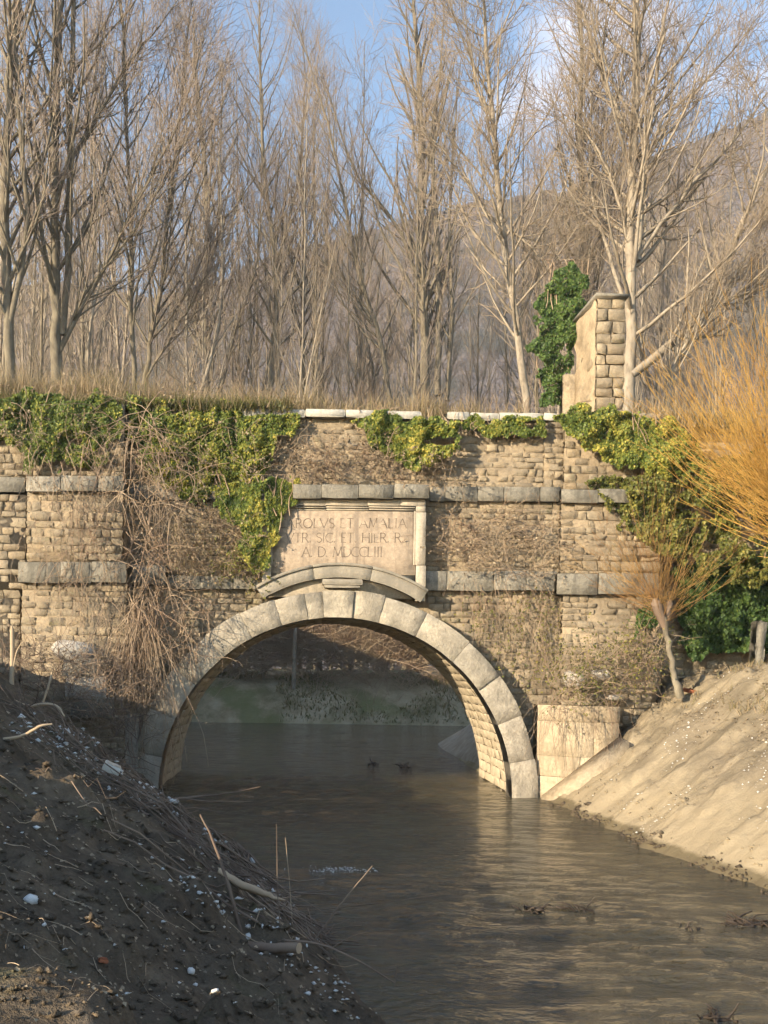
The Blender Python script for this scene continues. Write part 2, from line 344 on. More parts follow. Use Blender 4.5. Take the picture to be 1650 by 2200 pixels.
# right bank -------------------------------------------------------------
RW = np.array([[-60, 10.5], [-30, 8.2], [-20, 7.3], [-9.4, 6.67], [-6.4, 6.2], [-1.0, 5.98], [0.0, 6.0], [6, 6.0]])
def right_z(X, Y):
    xw = np.interp(Y, RW[:, 0], RW[:, 1]) + 0.22 * fbm(Y * 1.1, Y * 0 + 9, 23, 4)
    d = (X - xw) * 0.98
    z = np.where(d < 0, d * 0.8, 0.80 * d)
    capz = 3.55 + 0.25 * fbm(X * 0.2, Y * 0.2, 44, 2) - 0.35 * np.clip((Y + 4) / 4, 0, 1)
    z = np.where(z > capz - 0.5, capz - 0.5 * np.exp(-np.maximum(z - capz + 0.5, 0) / 0.5), z)
    furrow = fbm(X * 0.35 + Y * 0.10, Y * 2.3 - X * 0.5, 51, 4) * 0.13
    rough = fbm(X * 1.5, Y * 1.5, 55, 4) * 0.15 + np.maximum(fbm(X * 3.6, Y * 3.6, 59, 4, 0.6), 0.0) * 0.11
    top = np.clip((Y + 3.0) / 2.0, 0, 1) * np.clip((X - 7.0) / 1.2, 0, 1) * (0.28 * np.maximum(fbm(X * 1.5, Y * 1.5, 57, 4), -0.3) + 0.07 * fbm(X * 6, Y * 6, 58, 3))
    return np.maximum(z + (furrow + rough) * np.clip(d + 0.3, 0.1, 1) + top, -1.0)
k = NB('sandy_silt', 0.93, 0.15)
sv = k.mapped((0.62, 1.7, 0.62), (0, 0, math.radians(17)))
s1 = k.noise(1.3, 6, 0.62, sv, 0.4); n2 = k.noise(14, 5, 0.7); n1 = k.noise(0.55, 4, 0.6)
c = k.ramp(s1, [(0.30, (0.145, 0.118, 0.08)), (0.47, (0.22, 0.18, 0.122)), (0.60, (0.32, 0.262, 0.178)), (0.72, (0.40, 0.33, 0.232))])
c = k.mix(k.ramp(n1, [(0.42, (0, 0, 0)), (0.62, (0.75, 0.75, 0.75))]), c, (0.205, 0.165, 0.115))  # brown mud patches, also painted in to stand for dappled tree shade
c = k.mix(0.45, c, k.ramp(n2, [(0.3, (0.5, 0.5, 0.5)), (0.65, (1, 1, 1))]), 'MULTIPLY')
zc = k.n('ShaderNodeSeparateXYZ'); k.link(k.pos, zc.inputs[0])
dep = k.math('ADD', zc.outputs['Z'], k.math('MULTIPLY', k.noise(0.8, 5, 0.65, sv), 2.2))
c = k.mix(k.ramp(k.math('MULTIPLY', dep, 0.3), [(0.52, (0.8, 0.8, 0.8)), (0.72, (0, 0, 0))]), c, k.mix(s1, (0.225, 0.18, 0.118), (0.38, 0.31, 0.205)))      # paler low on the bank, fading out at an uneven height
alg = k.math('ADD', zc.outputs['Z'], k.math('MULTIPLY', s1, -0.22))
c = k.mix(k.ramp(alg, [(0.0, (0.9, 0.9, 0.9)), (0.06, (0, 0, 0))]), c, (0.115, 0.092, 0.055))       # algae line just above the water
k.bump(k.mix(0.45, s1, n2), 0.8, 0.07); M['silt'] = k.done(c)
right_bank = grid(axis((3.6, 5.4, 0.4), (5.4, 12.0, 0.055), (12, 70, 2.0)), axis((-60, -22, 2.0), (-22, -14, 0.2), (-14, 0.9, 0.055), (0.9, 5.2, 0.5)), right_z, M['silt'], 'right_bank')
tag(right_bank, kind='structure')

# ground behind the bridge ------------------------------------------------
RIV = [(-4.2, 3), (-4.6, 8), (-7, 16), (-9.5, 26), (-8, 31), (0, 31.6), (10, 32), (25, 34), (90, 46), (90, 32), (25, 22.5), (10, 19.5), (6.6, 17.4), (5.9, 14), (5.6, 8), (5.6, 3)]
def ground_z(X, Y):
    ins = in_poly(X, Y, RIV); d = seg_dist(X, Y, RIV)
    z = np.where(ins, -np.minimum(d * 0.6, 0.8), 3.4 - 3.4 * np.exp(-d * 0.42))
    z = z + fbm(X * 0.25, Y * 0.25, 61, 4) * 0.35 * np.clip(d, 0, 1) + fbm(X * 1.3, Y * 1.3, 64, 3) * 0.12 * np.clip(d, 0, 1)
    z = z + 8.2 * np.clip((-11.0 - X) / 4, 0, 1) * np.clip((30 - Y) / 6, 0, 1)  # unseen ridge behind left, added to keep sun off the far bank
    return z
k = NB('meadow_soil', 0.95, 0.1)
c = k.ramp(k.noise(0.5, 6, 0.7), [(0.35, (0.17, 0.145, 0.08)), (0.5, (0.28, 0.235, 0.15)), (0.62, (0.38, 0.325, 0.225))])
c = k.mix(k.ramp(k.noise(0.22, 5, 0.6), [(0.5, (0, 0, 0)), (0.6, (0.8, 0.8, 0.8))]), c, (0.145, 0.150, 0.065))
k.bump(k.noise(6, 5, 0.7), 0.8, 0.08); M['meadow'] = k.done(c)
ground = grid(axis((-480, -100, 38), (-100, -20, 6), (-20, 30, 0.45), (30, 120, 5), (120, 480, 36)), axis((4.9, 45, 0.45), (45, 160, 5), (160, 500, 34)), ground_z, M['meadow'], 'ground')
tag(ground, kind='structure')

# pale stone facing on the right bank just behind the arch (revetment)
k_ = NB('facing_stone', 0.9, 0.2); M['facing'] = k_.done(k_.ramp(k_.noise(2.2, 5, 0.7), [(0.35, (0.24, 0.205, 0.155)), (0.65, (0.40, 0.35, 0.27))]))
fx, fy = np.meshgrid(np.linspace(5.35, 8.6, 26), np.linspace(5.0, 17.2, 60)); fz = np.maximum(ground_z(fx, fy), 0.62 * (fx - 5.7 - 0.3 * np.clip((fy - 14) / 3, 0, 1))) + 0.05 - 0.25 * np.clip((5.75 - fx) / 0.3, 0, 1)
fi = (np.arange(59)[:, None] * 26 + np.arange(25)[None]).ravel()
tag(obj('bank_facing', np.stack([fx, fy, fz], -1), np.stack([fi, fi + 1, fi + 27, fi + 26], -1), M['facing'], None, True), kind='structure')

# wooded hill ---------------------------------------------------------------
HP = np.array([[-900, 640], [-200, 650], [0, 640], [300, 640], [430, 612], [560, 565], [700, 530], [850, 480], [1000, 430], [1200, 395], [1350, 325], [1450, 285], [1650, 215], [1900, 150], [2300, 110], [2900, 200]], float)
HD = 330.0
hx = (HP[:, 0] - PX0) * HD / F; hz = 3 + (PY0 - HP[:, 1]) * HD / F
def hill_z(X, Y):
    H = np.interp(X * HD / np.maximum(Y - CAMY, 1), hx, hz); t = np.clip((Y - 105) / (HD + CAMY - 105), 0, 1.6)
    f = np.where(t < 1, t ** 1.25, 1 - (t - 1) * 0.8)
    z = 2 + (H - 2) * f
    return z + fbm(X * 0.02, Y * 0.02, 71, 4) * 9 * np.clip(f, 0, 1) * np.clip((1 - np.abs(t - 1)) * 0.4 + 0.3, 0, 1) + np.abs(fbm(X * 0.28, Y * 0.28, 75, 3)) * 3.2 * np.clip(f * 4, 0, 1)
k = NB('bare_woodland', 1.0, 0.0)
c = k.ramp(k.noise(0.30, 5, 0.75), [(0.32, (0.125, 0.112, 0.122)), (0.5, (0.185, 0.165, 0.17)), (0.66, (0.25, 0.22, 0.215))])
c = k.mix(k.ramp(k.noise(0.03, 4, 0.6), [(0.5, (0, 0, 0)), (0.62, (0.8, 0.8, 0.8))]), c, (0.085, 0.09, 0.08))
k.bump(k.noise(0.5, 4, 0.75), 1.0, 2.5); M['hill'] = k.done(c)
hill = grid(axis((-330, 420, 2.6)), axis((105, 470, 3.2)), hill_z, M['hill'], 'hill')
tag(hill, kind='structure')

# the faint haze that greys the hill and the far trees ------------------------
hm = bpy.data.materials.new('haze_air'); hm.use_nodes = True; ht = hm.node_tree; ht.nodes.clear()
ho = ht.nodes.new('ShaderNodeOutputMaterial'); hv = ht.nodes.new('ShaderNodeVolumePrincipled'); ht.links.new(hv.outputs[0], ho.inputs['Volume'])
hv.inputs['Color'].default_value = (0.92, 0.94, 0.99, 1); hv.inputs['Density'].default_value = 0.0005; hv.inputs['Anisotropy'].default_value = 0.25
HV = np.array([[x, y, z] for x in (-500, 500) for y in (-70, 520) for z in (-3.0, 262.0)], float)
haze = obj('haze', HV, np.array([[0, 1, 3, 2], [4, 6, 7, 5], [0, 4, 5, 1], [2, 3, 7, 6], [0, 2, 6, 4], [1, 5, 7, 3]]), hm); tag(haze, kind='stuff')

# ------------------------------------------------------------------ stone pieces
def slab(w, d, h, nx=4, nz=4, r=0.03, amp=0.015, seed=0, corner=1.0, back=False):
    """rough-dressed block: front face at y=-d/2 with worn border, open or closed back"""
    rg = np.random.default_rng(seed)
    gx = np.linspace(-w/2, w/2, nx); gz = np.linspace(-h/2, h/2, nz)
    if nx >= 4: gx[1] = -w/2 + r; gx[-2] = w/2 - r
    if nz >= 4: gz[1] = -h/2 + r; gz[-2] = h/2 - r
    X, Z = np.meshgrid(gx, gz); Y = np.full(X.shape, -d/2) + rg.normal(0, amp, X.shape)
    edge = np.zeros(X.shape, bool); edge[0] = edge[-1] = True; edge[:, 0] = edge[:, -1] = True
    Y[edge] += r * (0.7 + 0.6 * rg.random(edge.sum()))
    X = X * np.where(edge, 1 - 0.12 * r / w * 2, 1); Z = Z * np.where(edge, 1 - 0.12 * r / h * 2, 1)
    X = X + rg.normal(0, amp * 0.35, X.shape); Z = Z + rg.normal(0, amp * 0.35, X.shape)
    for a, b in ((0, 0), (0, -1), (-1, 0), (-1, -1)):
        X[a, b] *= 1 - corner * r / w * (0.5 + rg.random()); Z[a, b] *= 1 - corner * r / h * (0.5 + rg.random()); Y[a, b] += r * 0.5
    V = np.stack([X, Y, Z], -1).reshape(-1, 3)
    i = (np.arange(nz - 1)[:, None] * nx + np.arange(nx - 1)[None]).ravel(); Q = [np.stack([i, i + 1, i + nx + 1, i + nx], -1)]
    loop = np.concatenate([np.arange(nx), np.arange(1, nz) * nx + nx - 1, (nz - 1) * nx + np.arange(nx - 2, -1, -1), np.arange(nz - 2, 0, -1) * nx])
    B = V[loop].copy(); B[:, 1] = d/2; n0 = len(V); V = np.concatenate([V, B]); m = len(loop); j = np.arange(m)
    Q.append(np.stack([loop[j], n0 + j, n0 + (j + 1) % m, loop[(j + 1) % m]], -1)[:, ::-1])
    if back:      # fan of quads to a centre pair is enough for a flat back
        V = np.concatenate([V, [[0, d/2, 0]]]); cidx = len(V) - 1
        ev = np.arange(0, m, 2); Q.append(np.stack([n0 + ev, n0 + (ev + 1) % m, n0 + (ev + 2) % m, np.full(len(ev), cidx)], -1))
    return V, np.concatenate(Q)
def box(x0, x1, y0, y1, z0, z1):
    V = np.array([[x, y, z] for x in (x0, x1) for y in (y0, y1) for z in (z0, z1)], float)
    return V, np.array([[0, 1, 3, 2], [4, 6, 7, 5], [0, 4, 5, 1], [2, 3, 7, 6], [0, 2, 6, 4], [1, 5, 7, 3]])
def rotz(V, a, c=(0, 0, 0)):
    c = np.asarray(c, float); q = V - c; ca, sa = math.cos(a), math.sin(a)
    return np.stack([q[:, 0] * ca - q[:, 1] * sa, q[:, 0] * sa + q[:, 1] * ca, q[:, 2]], -1) + c

def worn(i):
    V, Q = slab(1, 1, 1, 5, 5, 0.05, 0.04, 100 + i, 2.0); rr = np.random.default_rng(900 + i)
    t = rr.normal(0, 0.05, 6)      # no stone is quite square
    x, z = V[:, 0].copy(), V[:, 2].copy(); V[:, 0] += t[0] * z + t[1] * x * z * 0.8; V[:, 2] += t[2] * x + t[3] * x * z * 0.8
    f = V[:, 1] < 0; V[f, 1] += t[4] * x[f] + t[5] * z[f]
    return V, Q
VAR = [worn(i) for i in range(14)]
VARM = {}
def var_mesh(i, mat):
    if (i, mat) not in VARM: VARM[(i, mat)] = new_mesh('tuff_block', VAR[i][0], VAR[i][1], M[mat])
    return VARM[(i, mat)]

IVY = {}        # photograph outlines of the ivy, used to grow it and to know which wall stones it hides
IVY['left'] = [(-330, 855), (-200, 845), (-30, 850), (60, 838), (130, 850), (250, 848), (275, 870), (260, 930), (230, 985), (190, 1000), (120, 1005), (60, 1002), (40, 955), (-30, 945), (-180, 970), (-330, 950)]
IVY['mid'] = [(265, 850), (330, 850), (420, 862), (510, 872), (560, 890), (640, 900), (630, 930), (590, 955), (575, 1000), (560, 1040), (500, 1060), (420, 1075), (370, 1060), (330, 1030), (300, 980), (275, 930)]
IVY['drape'] = [(490, 1040), (590, 1022), (645, 1036), (626, 1080), (610, 1110), (602, 1145), (586, 1165), (580, 1200), (572, 1235), (566, 1225), (545, 1215), (520, 1190), (505, 1120), (470, 1090), (440, 1075)]
IVY['centre'] = [(748, 893), (800, 888), (850, 892), (905, 905), (985, 902), (992, 945), (965, 985), (905, 1005), (850, 985), (800, 955), (770, 925)]
IVY['thin'] = [(985, 902), (1080, 900), (1165, 905), (1168, 935), (1120, 948), (1060, 935), (985, 925)]
IVY['right'] = [(1198, 895), (1225, 885), (1250, 862), (1265, 878), (1300, 872), (1318, 885), (1400, 898), (1490, 925), (1520, 1010), (1440, 1040), (1360, 1005), (1290, 985), (1230, 940)]

AC = np.array([at(720, 1702, 0.0)[0], 0.0]); RI, RO = 4.47, 5.15      # arch centre (x, z) and the two radii of its ring
bridge = thing('aqueduct_bridge', 'old tuff stone aqueduct bridge with a round arch over the river', 'bridge', (AC[0], 2.2, 0.0))
# body with the arch cut through it
def arch_body():
    xs = np.unique(np.concatenate([np.linspace(-12.5, 9.15, 33), AC[0] + (RI + 0.16) * np.cos(np.linspace(0, np.pi, 61))]))
    r = RI + 0.16; zl = np.where(np.abs(xs - AC[0]) < r, np.sqrt(np.maximum(r * r - (xs - AC[0]) ** 2, 0)) + AC[1], -1.0)
    zt = np.full(len(xs), 9.72); n = len(xs); y0, y1 = 0.528, 4.7
    V = np.concatenate([np.stack([xs, np.full(n, y), z], -1) for y, z in ((y0, zl), (y0, zt), (y1, zl), (y1, zt))])
    i = np.arange(n - 1); q = lambda a, b: np.stack([a * n + i, a * n + i + 1, b * n + i + 1, b * n + i], -1)
    E = np.array([[0, n, 3 * n, 2 * n], [n - 1, 3 * n - 1, 4 * n - 1, 2 * n - 1]])
    return V, np.concatenate([q(0, 1), q(3, 2), q(1, 3), q(2, 0), E])
core = obj('masonry_core', *arch_body(), M['mortar'], bridge)

# wall panels: name, photograph rectangle (x0, y0, x1, y1), depth of the face, course height
PANELS = [
 ('left_buttress_foot', -330, 1262, 42, 1520, -0.02, 0.23), ('left_buttress_foot', 42, 1252, 270, 1660, -0.40, 0.225),
 ('left_buttress', -330, 1058, 56, 1262, -0.12, 0.24), ('left_buttress', 56, 1055, 264, 1207, -0.30, 0.24),
 ('left_parapet', -330, 862, 268, 1024, 0.02, 0.23),
 ('spandrel', 270, 1266, 562, 1700, 0.50, 0.22), ('spandrel', 913, 1268, 1206, 1700, 0.50, 0.22),
 ('frieze', 264, 1074, 600, 1240, 0.505, 0.20), ('frieze', 913, 1076, 1204, 1230, 0.505, 0.20),
 ('parapet', 268, 895, 1168, 1048, 0.508, 0.185), ('parapet', 1168, 900, 1212, 1052, 0.46, 0.22),
 ('right_buttress_foot', 1206, 1276, 1414, 1560, 0.18, 0.225), ('right_buttress', 1204, 1078, 1420, 1234, 0.28, 0.235), ('right_parapet', 1212, 885, 1430, 1052, 0.36, 0.23),
 ('abutment', 1420, 885, 1960, 1490, 1.30, 0.24)]
rg = np.random.default_rng(5)
panel_core, blocks = {}, []
for name, x0, y0, x1, y1, Y, ch in PANELS:
    pm = ((x0 + x1) / 2, (y0 + y1) / 2)
    X0, X1 = at(x0, pm[1], Y)[0], at(x1, pm[1], Y)[0]; Z1, Z0 = at(pm[0], y0, Y)[2], at(pm[0], y1, Y)[2]
    if Y < 0.5 or Y > 1: panel_core.setdefault(name, []).append(box(X0 + 0.03, X1 - 0.03, Y + 0.020, 4.5 if name == 'abutment' else max(Y + 0.5, 1.4), Z0, Z1 - 0.02))
    z = Z1 - 0.01
    while z > Z0 + 0.05:
        h = min(ch * 0.82 * rg.uniform(0.7, 1.35), z - Z0); x = X0 - rg.random() * 0.25
        while x < X1:
            w = rg.uniform(0.22, 0.50) if rg.random() < 0.8 else rg.uniform(0.15, 0.26)
            xa, xb = max(x, X0), min(x + w, X1); x += w
            if X1 - xb < 0.14: xb = X1; x = X1
            if xb - xa < 0.08: continue
            cx, cz = (xa + xb) / 2, z - h / 2
            rr = min(math.hypot(a - AC[0], b - AC[1]) for a in (xa, xb) for b in (z, z - h))
            if name == 'spandrel' and rr < RI + 0.2: continue
            if rg.random() < 0.06: continue
            blocks.append((name, cx, Y, cz, (xb - xa) - rg.uniform(0.008, 0.03), h - rg.uniform(0.010, 0.03), rg.integers(14), rg.normal(0, 0.014) + (0.045 if rg.random() < 0.10 else 0)))
        z -= h
parts = {}
for name in dict.fromkeys(p[0] for p in PANELS):
    if name in panel_core: parts[name] = obj(name, *join(panel_core[name]), M['mortar'], bridge)
    else: parts[name] = core
# the 300 stones that show largest are objects, the rest one joined part
def shown(b):
    p = to_px(np.array([b[1], b[2], b[3]])); vis = 0 < p[0] < 1650 and 0 < p[1] < 1520
    if not vis or b[0] == 'abutment' or b[0] == 'left_parapet' and p[1] < 940: return 0
    if any(in_poly(np.array(p[0]), np.array(p[1]), q) for q in IVY.values()): return 0
    if 560 < p[0] < 915 and p[1] > 1045: return 0
    if math.hypot(b[1] - AC[0], b[3] - AC[1]) < RO: return 0
    return b[4] * b[5]
order = sorted(range(len(blocks)), key=lambda i: -shown(blocks[i]))
rest = []
for rank, i in enumerate(order):
    name, cx, Y, cz, w, h, v, dy = blocks[i]; D = 0.26
    if rank < 290 and shown(blocks[i]) > 0:
        o = put('tuff_block', var_mesh(int(v), 'tuff'), parts[name], (cx, Y + dy + D / 2, cz)); o.scale = (w, D, h)
        o.rotation_euler = (rg.normal(0, 0.02), rg.normal(0, 0.016), rg.normal(0, 0.03))
    else:
        V, Q = VAR[int(v)]; rest.append((V * [w, D, h] + [cx, Y + dy + D / 2, cz], Q))
V, Q = join(rest); tint = np.repeat(rg.random(len(rest)), len(VAR[0][0]))
tag(obj('tuff_blockwork', V, Q, M['tuff'], bridge, False, tint), kind='stuff')

# vault lining -----------------------------------------------------------
rest = []; a = 0.0
while a < math.pi:
    da = rg.uniform(0.050, 0.066); y = 0.62
    while y < 4.7:
        ln = rg.uniform(0.35, 0.75); ln = min(ln, 4.72 - y) if 4.72 - y - ln > 0.15 else 4.72 - y
        h = da * (RI + 0.06); V, Q = VAR[int(rg.integers(10))]
        L = V * [ln - 0.006, 0.10, h - 0.006]; rad = RI + 0.07 + L[:, 1] + rg.normal(0, 0.006) + 0.08; am = a + da / 2
        ang = am + L[:, 2] / (RI + 0.06)
        rest.append((np.stack([AC[0] + rad * np.cos(ang), y + ln / 2 + L[:, 0], AC[1] + rad * np.sin(ang)], -1), Q)); y += ln
    a += da
V, Q = join(rest); vl = obj('vault_lining', V, Q, M['vault'], bridge, False, np.repeat(rg.random(len(rest)), len(VAR[0][0]))); tag(vl, kind='stuff')

# arch ring: each voussoir a part -------------------------------------------
def voussoir(a0, a1, y0, y1, r0, r1, seed, amp=0.004, r=0.006):
    w, h = (a1 - a0), (r1 - r0); rm = (r0 + r1) / 2
    n = max(4, int(w * rm / 0.16) + 2)
    V, Q = slab(w * rm, y1 - y0, h, n, 7, r, amp, seed, 0.5, True)
    ang = (a0 + a1) / 2 - V[:, 0] / rm; rad = rm + V[:, 2]
    return np.stack([AC[0] + rad * np.cos(ang), (y0 + y1) / 2 + V[:, 1], AC[1] + rad * np.sin(ang)], -1), Q
J = [-92, -79, -66, -53, -40.5, -29, -18.5, -9.8, -4.6, 4.4, 13.2, 26.0, 40.5, 53, 66, 79, 92]
for i in range(len(J) - 1):
    a0, a1 = math.radians(90 - J[i + 1]), math.radians(90 - J[i]); key = J[i] == -4.6
    g = 0.0015 / RO
    V, Q = voussoir(a0 + g, a1 - g, -0.04 if key else rg.normal(0, 0.012), 0.66, RI, RO + (0.0 if key else rg.normal(0, 0.02)), 700 + i)
    o = obj('keystone' if key else 'voussoir', V, Q, M['voussoir'], bridge)
kc = at(735, 1253, -0.1)
V, Q = slab(1.02, 0.34, 0.15, 9, 4, 0.03, 0.008, 41, 0.4, True); obj('keystone_cap', V + [kc[0], -0.02, kc[2] + 0.03], Q, M['hood'], bridge)
V, Q = slab(0.90, 0.26, 0.07, 8, 4, 0.02, 0.005, 42, 0.4, True); obj('keystone_cap', V + [kc[0], -0.01, kc[2] - 0.083], Q, M['hood'], bridge)

# string courses and coping: each stone a part ------------------------------
def course(name, px0, px1, py0, py1, Y, depth, cuts, mat, seed, r=0.016, amp=0.009, slope=0.0):
    pm = (py0 + py1) / 2; xs = [px0] + list(cuts) + [px1]
    for j in range(len(xs) - 1):
        xm = (xs[j] + xs[j + 1]) / 2; X0, X1 = at(xs[j], pm, Y)[0], at(xs[j + 1], pm, Y)[0]
        Z1, Z0 = at(xm, py0 + slope * (xm - px0), Y)[2], at(xm, py1 + slope * (xm - px0), Y)[2]
        w, h = X1 - X0 - 0.006, Z1 - Z0
        V, Q = slab(w, depth, h, max(4, int(w / 0.22) + 2), 5, r, amp, seed + j, 0.8, True)
        V = V + [0, 0, 0]; rr = np.random.default_rng(seed + j + 7)
        V = rotz(V, rr.normal(0, 0.008)); o = obj(name, V + [(X0 + X1) / 2, Y + depth / 2 + rr.normal(0, 0.008), (Z0 + Z1) / 2 + rr.normal(0, 0.006)], Q, M[mat], bridge)
course('string_course', -330, 52, 1024, 1056, -0.20, 0.6, (-240, -150, -60), 'cornice', 301)
course('string_course', 55, 265, 1022, 1055, -0.46, 0.9, (130, 209), 'cornice', 302)
course('string_course', 266, 628, 1043, 1073, 0.36, 0.5, (340, 420, 500, 575), 'cornice', 310)
course('string_course', 629, 922, 1040, 1070, -0.22, 0.9, (690, 770, 846), 'cornice', 320)
course('string_course', 923, 1204, 1045, 1077, 0.36, 0.5, (956, 1027, 1082, 1160), 'cornice', 330)
course('string_course', 1206, 1430, 1050, 1079, 0.12, 0.5, (1285, 1360), 'cornice', 340)
course('string_course', 38, 271, 1207, 1252, -0.58, 1.0, (128, 196), 'cornice', 350)
course('string_course', 271, 356, 1214, 1256, 0.10, 0.9, (), 'cornice', 355)
course('string_course', 357, 575, 1238, 1266, 0.30, 0.6, (430, 500), 'cornice', 360)
course('string_course', 914, 1196, 1227, 1269, 0.28, 0.6, (960, 1060, 1130), 'cornice', 370)
course('string_course', 1197, 1416, 1232, 1277, 0.02, 0.7, (1285, 1375), 'cornice', 380)
course('coping_stone', 519, 906, 877, 894, 0.30, 0.8, (584, 618, 656, 742, 812), 'coping', 390, 0.03, 0.012, 0.012)
course('coping_stone', 960, 1199, 884, 901, 0.36, 0.8, (1010, 1072, 1168), 'coping', 400, 0.03, 0.012, 0.012)

# deck soil on top
xs = np.linspace(-13, 15, 113); ys = np.linspace(0.62, 4.9, 15)
X, Y = np.meshgrid(xs, ys); Y = np.where(X > 9.1, np.maximum(Y, 1.36 + 0.01 * Y), Y); Z = 9.84 + 0.10 * fbm(X * 0.7, Y * 0.7, 81, 3) - 0.35 * np.clip((0.95 - Y) / 0.3, 0, 1) - 0.5 * np.clip((Y - 4.5) / 0.4, 0, 1) + 0.22 * np.clip((-3.0 - X) / 2, 0, 1)
i = (np.arange(14)[:, None] * 113 + np.arange(112)[None]).ravel()
tag(obj('deck_soil', np.stack([X, Y, Z], -1), np.stack([i, i + 1, i + 114, i + 113], -1), M['meadow'], bridge, True), kind='stuff')

# ------------------------------------------------------------------ inscription panel
pc = at(738, 1290, 0.0)
panel = thing('inscription_panel', 'pale limestone panel with carved latin inscription framed above the arch', 'inscription', (pc[0], 0.1, pc[2]))
YF = -0.02
def rect(x0, y0, x1, y1, Y):
    a, b = at(x0, y0, Y), at(x1, y1, Y); return a[0], b[0], b[2], a[2]     # X0, X1, Z0, Z1
bx = rect(563, 1070, 914, 1240, 0.1)
obj('backing', *box(bx[0] + 0.04, bx[1] - 0.02, 0.10, 0.72, bx[2] - 0.55, bx[3]), M['frame'], panel)
def piece(name, x0, y0, x1, y1, Y, mat, seed, depth=0.3, r=0.012, amp=0.003):
    X0, X1, Z0, Z1 = rect(x0, y0, x1, y1, Y); w, h = X1 - X0 - 0.006, Z1 - Z0 - 0.006
    V, Q = slab(w, depth, h, max(4, int(w / 0.25) + 2), max(4, int(h / 0.25) + 2), r, amp, seed, 0.3, True)
    return obj(name, V + [(X0 + X1) / 2, Y + depth / 2, (Z0 + Z1) / 2], Q, M[mat], panel)
slab_o = piece('inscription_slab', 584, 1094, 892, 1236, 0.06, 'plaque', 501)
for j, (xa, xb) in enumerate(((563, 640), (640, 700), (700, 790), (790, 860), (860, 913))): piece('frame_stone', xa, 1072, xb, 1087, YF, 'frame', 510 + j)
for j, (xa, xb) in enumerate(((584, 700), (700, 792), (792, 892))):
    piece('moulding', xa, 1087, xb, 1092, 0.0, 'frame', 520 + j); piece('moulding', xa, 1092, xb, 1097, 0.03, 'frame', 525 + j)
for j, (ya, yb) in enumerate(((1087, 1100), (1100, 1214), (1214, 1292))):
    piece('frame_stone', 893, ya, 914, yb, YF + 0.004 * j, 'frame', 530 + j)
    piece('frame_stone', 563, ya, 582, min(yb, 1268), YF + 0.004 * j, 'frame', 540 + j)
piece('moulding', 889, 1097, 893, 1214, 0.02, 'frame', 545); piece('moulding', 582, 1097, 586, 1214, 0.02, 'frame', 546)
# segmental hood over the ring: circle through its two feet and its crown
p0, p1, p2 = at(560, 1279, -0.06), at(735, 1232, -0.06), at(908, 1287, -0.06)
x1, y1, x2, y2, x3, y3 = p0[0], p0[2], p1[0], p1[2], p2[0], p2[2]
dd = 2 * (x1 * (y2 - y3) + x2 * (y3 - y1) + x3 * (y1 - y2))
hcx = ((x1*x1+y1*y1)*(y2-y3)+(x2*x2+y2*y2)*(y3-y1)+(x3*x3+y3*y3)*(y1-y2))/dd
hcz = ((x1*x1+y1*y1)*(x3-x2)+(x2*x2+y2*y2)*(x1-x3)+(x3*x3+y3*y3)*(x2-x1))/dd
hr = math.hypot(x1 - hcx, y1 - hcz); A0, A1 = math.atan2(y3 - hcz, x3 - hcx), math.atan2(y1 - hcz, x1 - hcx)
def hood(a0, a1, r0, r1, ya, yb, seed):
    w, h = (a1 - a0), r1 - r0; rm = (r0 + r1) / 2; V, Q = slab(w * rm - 0.008, yb - ya, h, max(5, int(w * rm / 0.12)), 5, 0.014, 0.003, seed, 0.3, True)
    ang = (a0 + a1) / 2 - V[:, 0] / rm; rad = rm + V[:, 2]
    return np.stack([hcx + rad * np.cos(ang), (ya + yb) / 2 + V[:, 1], hcz + rad * np.sin(ang)], -1), Q
cuts = np.linspace(A0, A1, 4)
for j in range(3): obj('hood_stone', *hood(cuts[j], cuts[j + 1], hr - 0.10, hr + 0.20, -0.07, 0.3, 550 + j), M['hood'], panel)
for j in range(3): obj('hood_moulding', *hood(cuts[j], cuts[j + 1], hr + 0.20, hr + 0.27, -0.13, 0.3, 560 + j), M['hood'], panel)

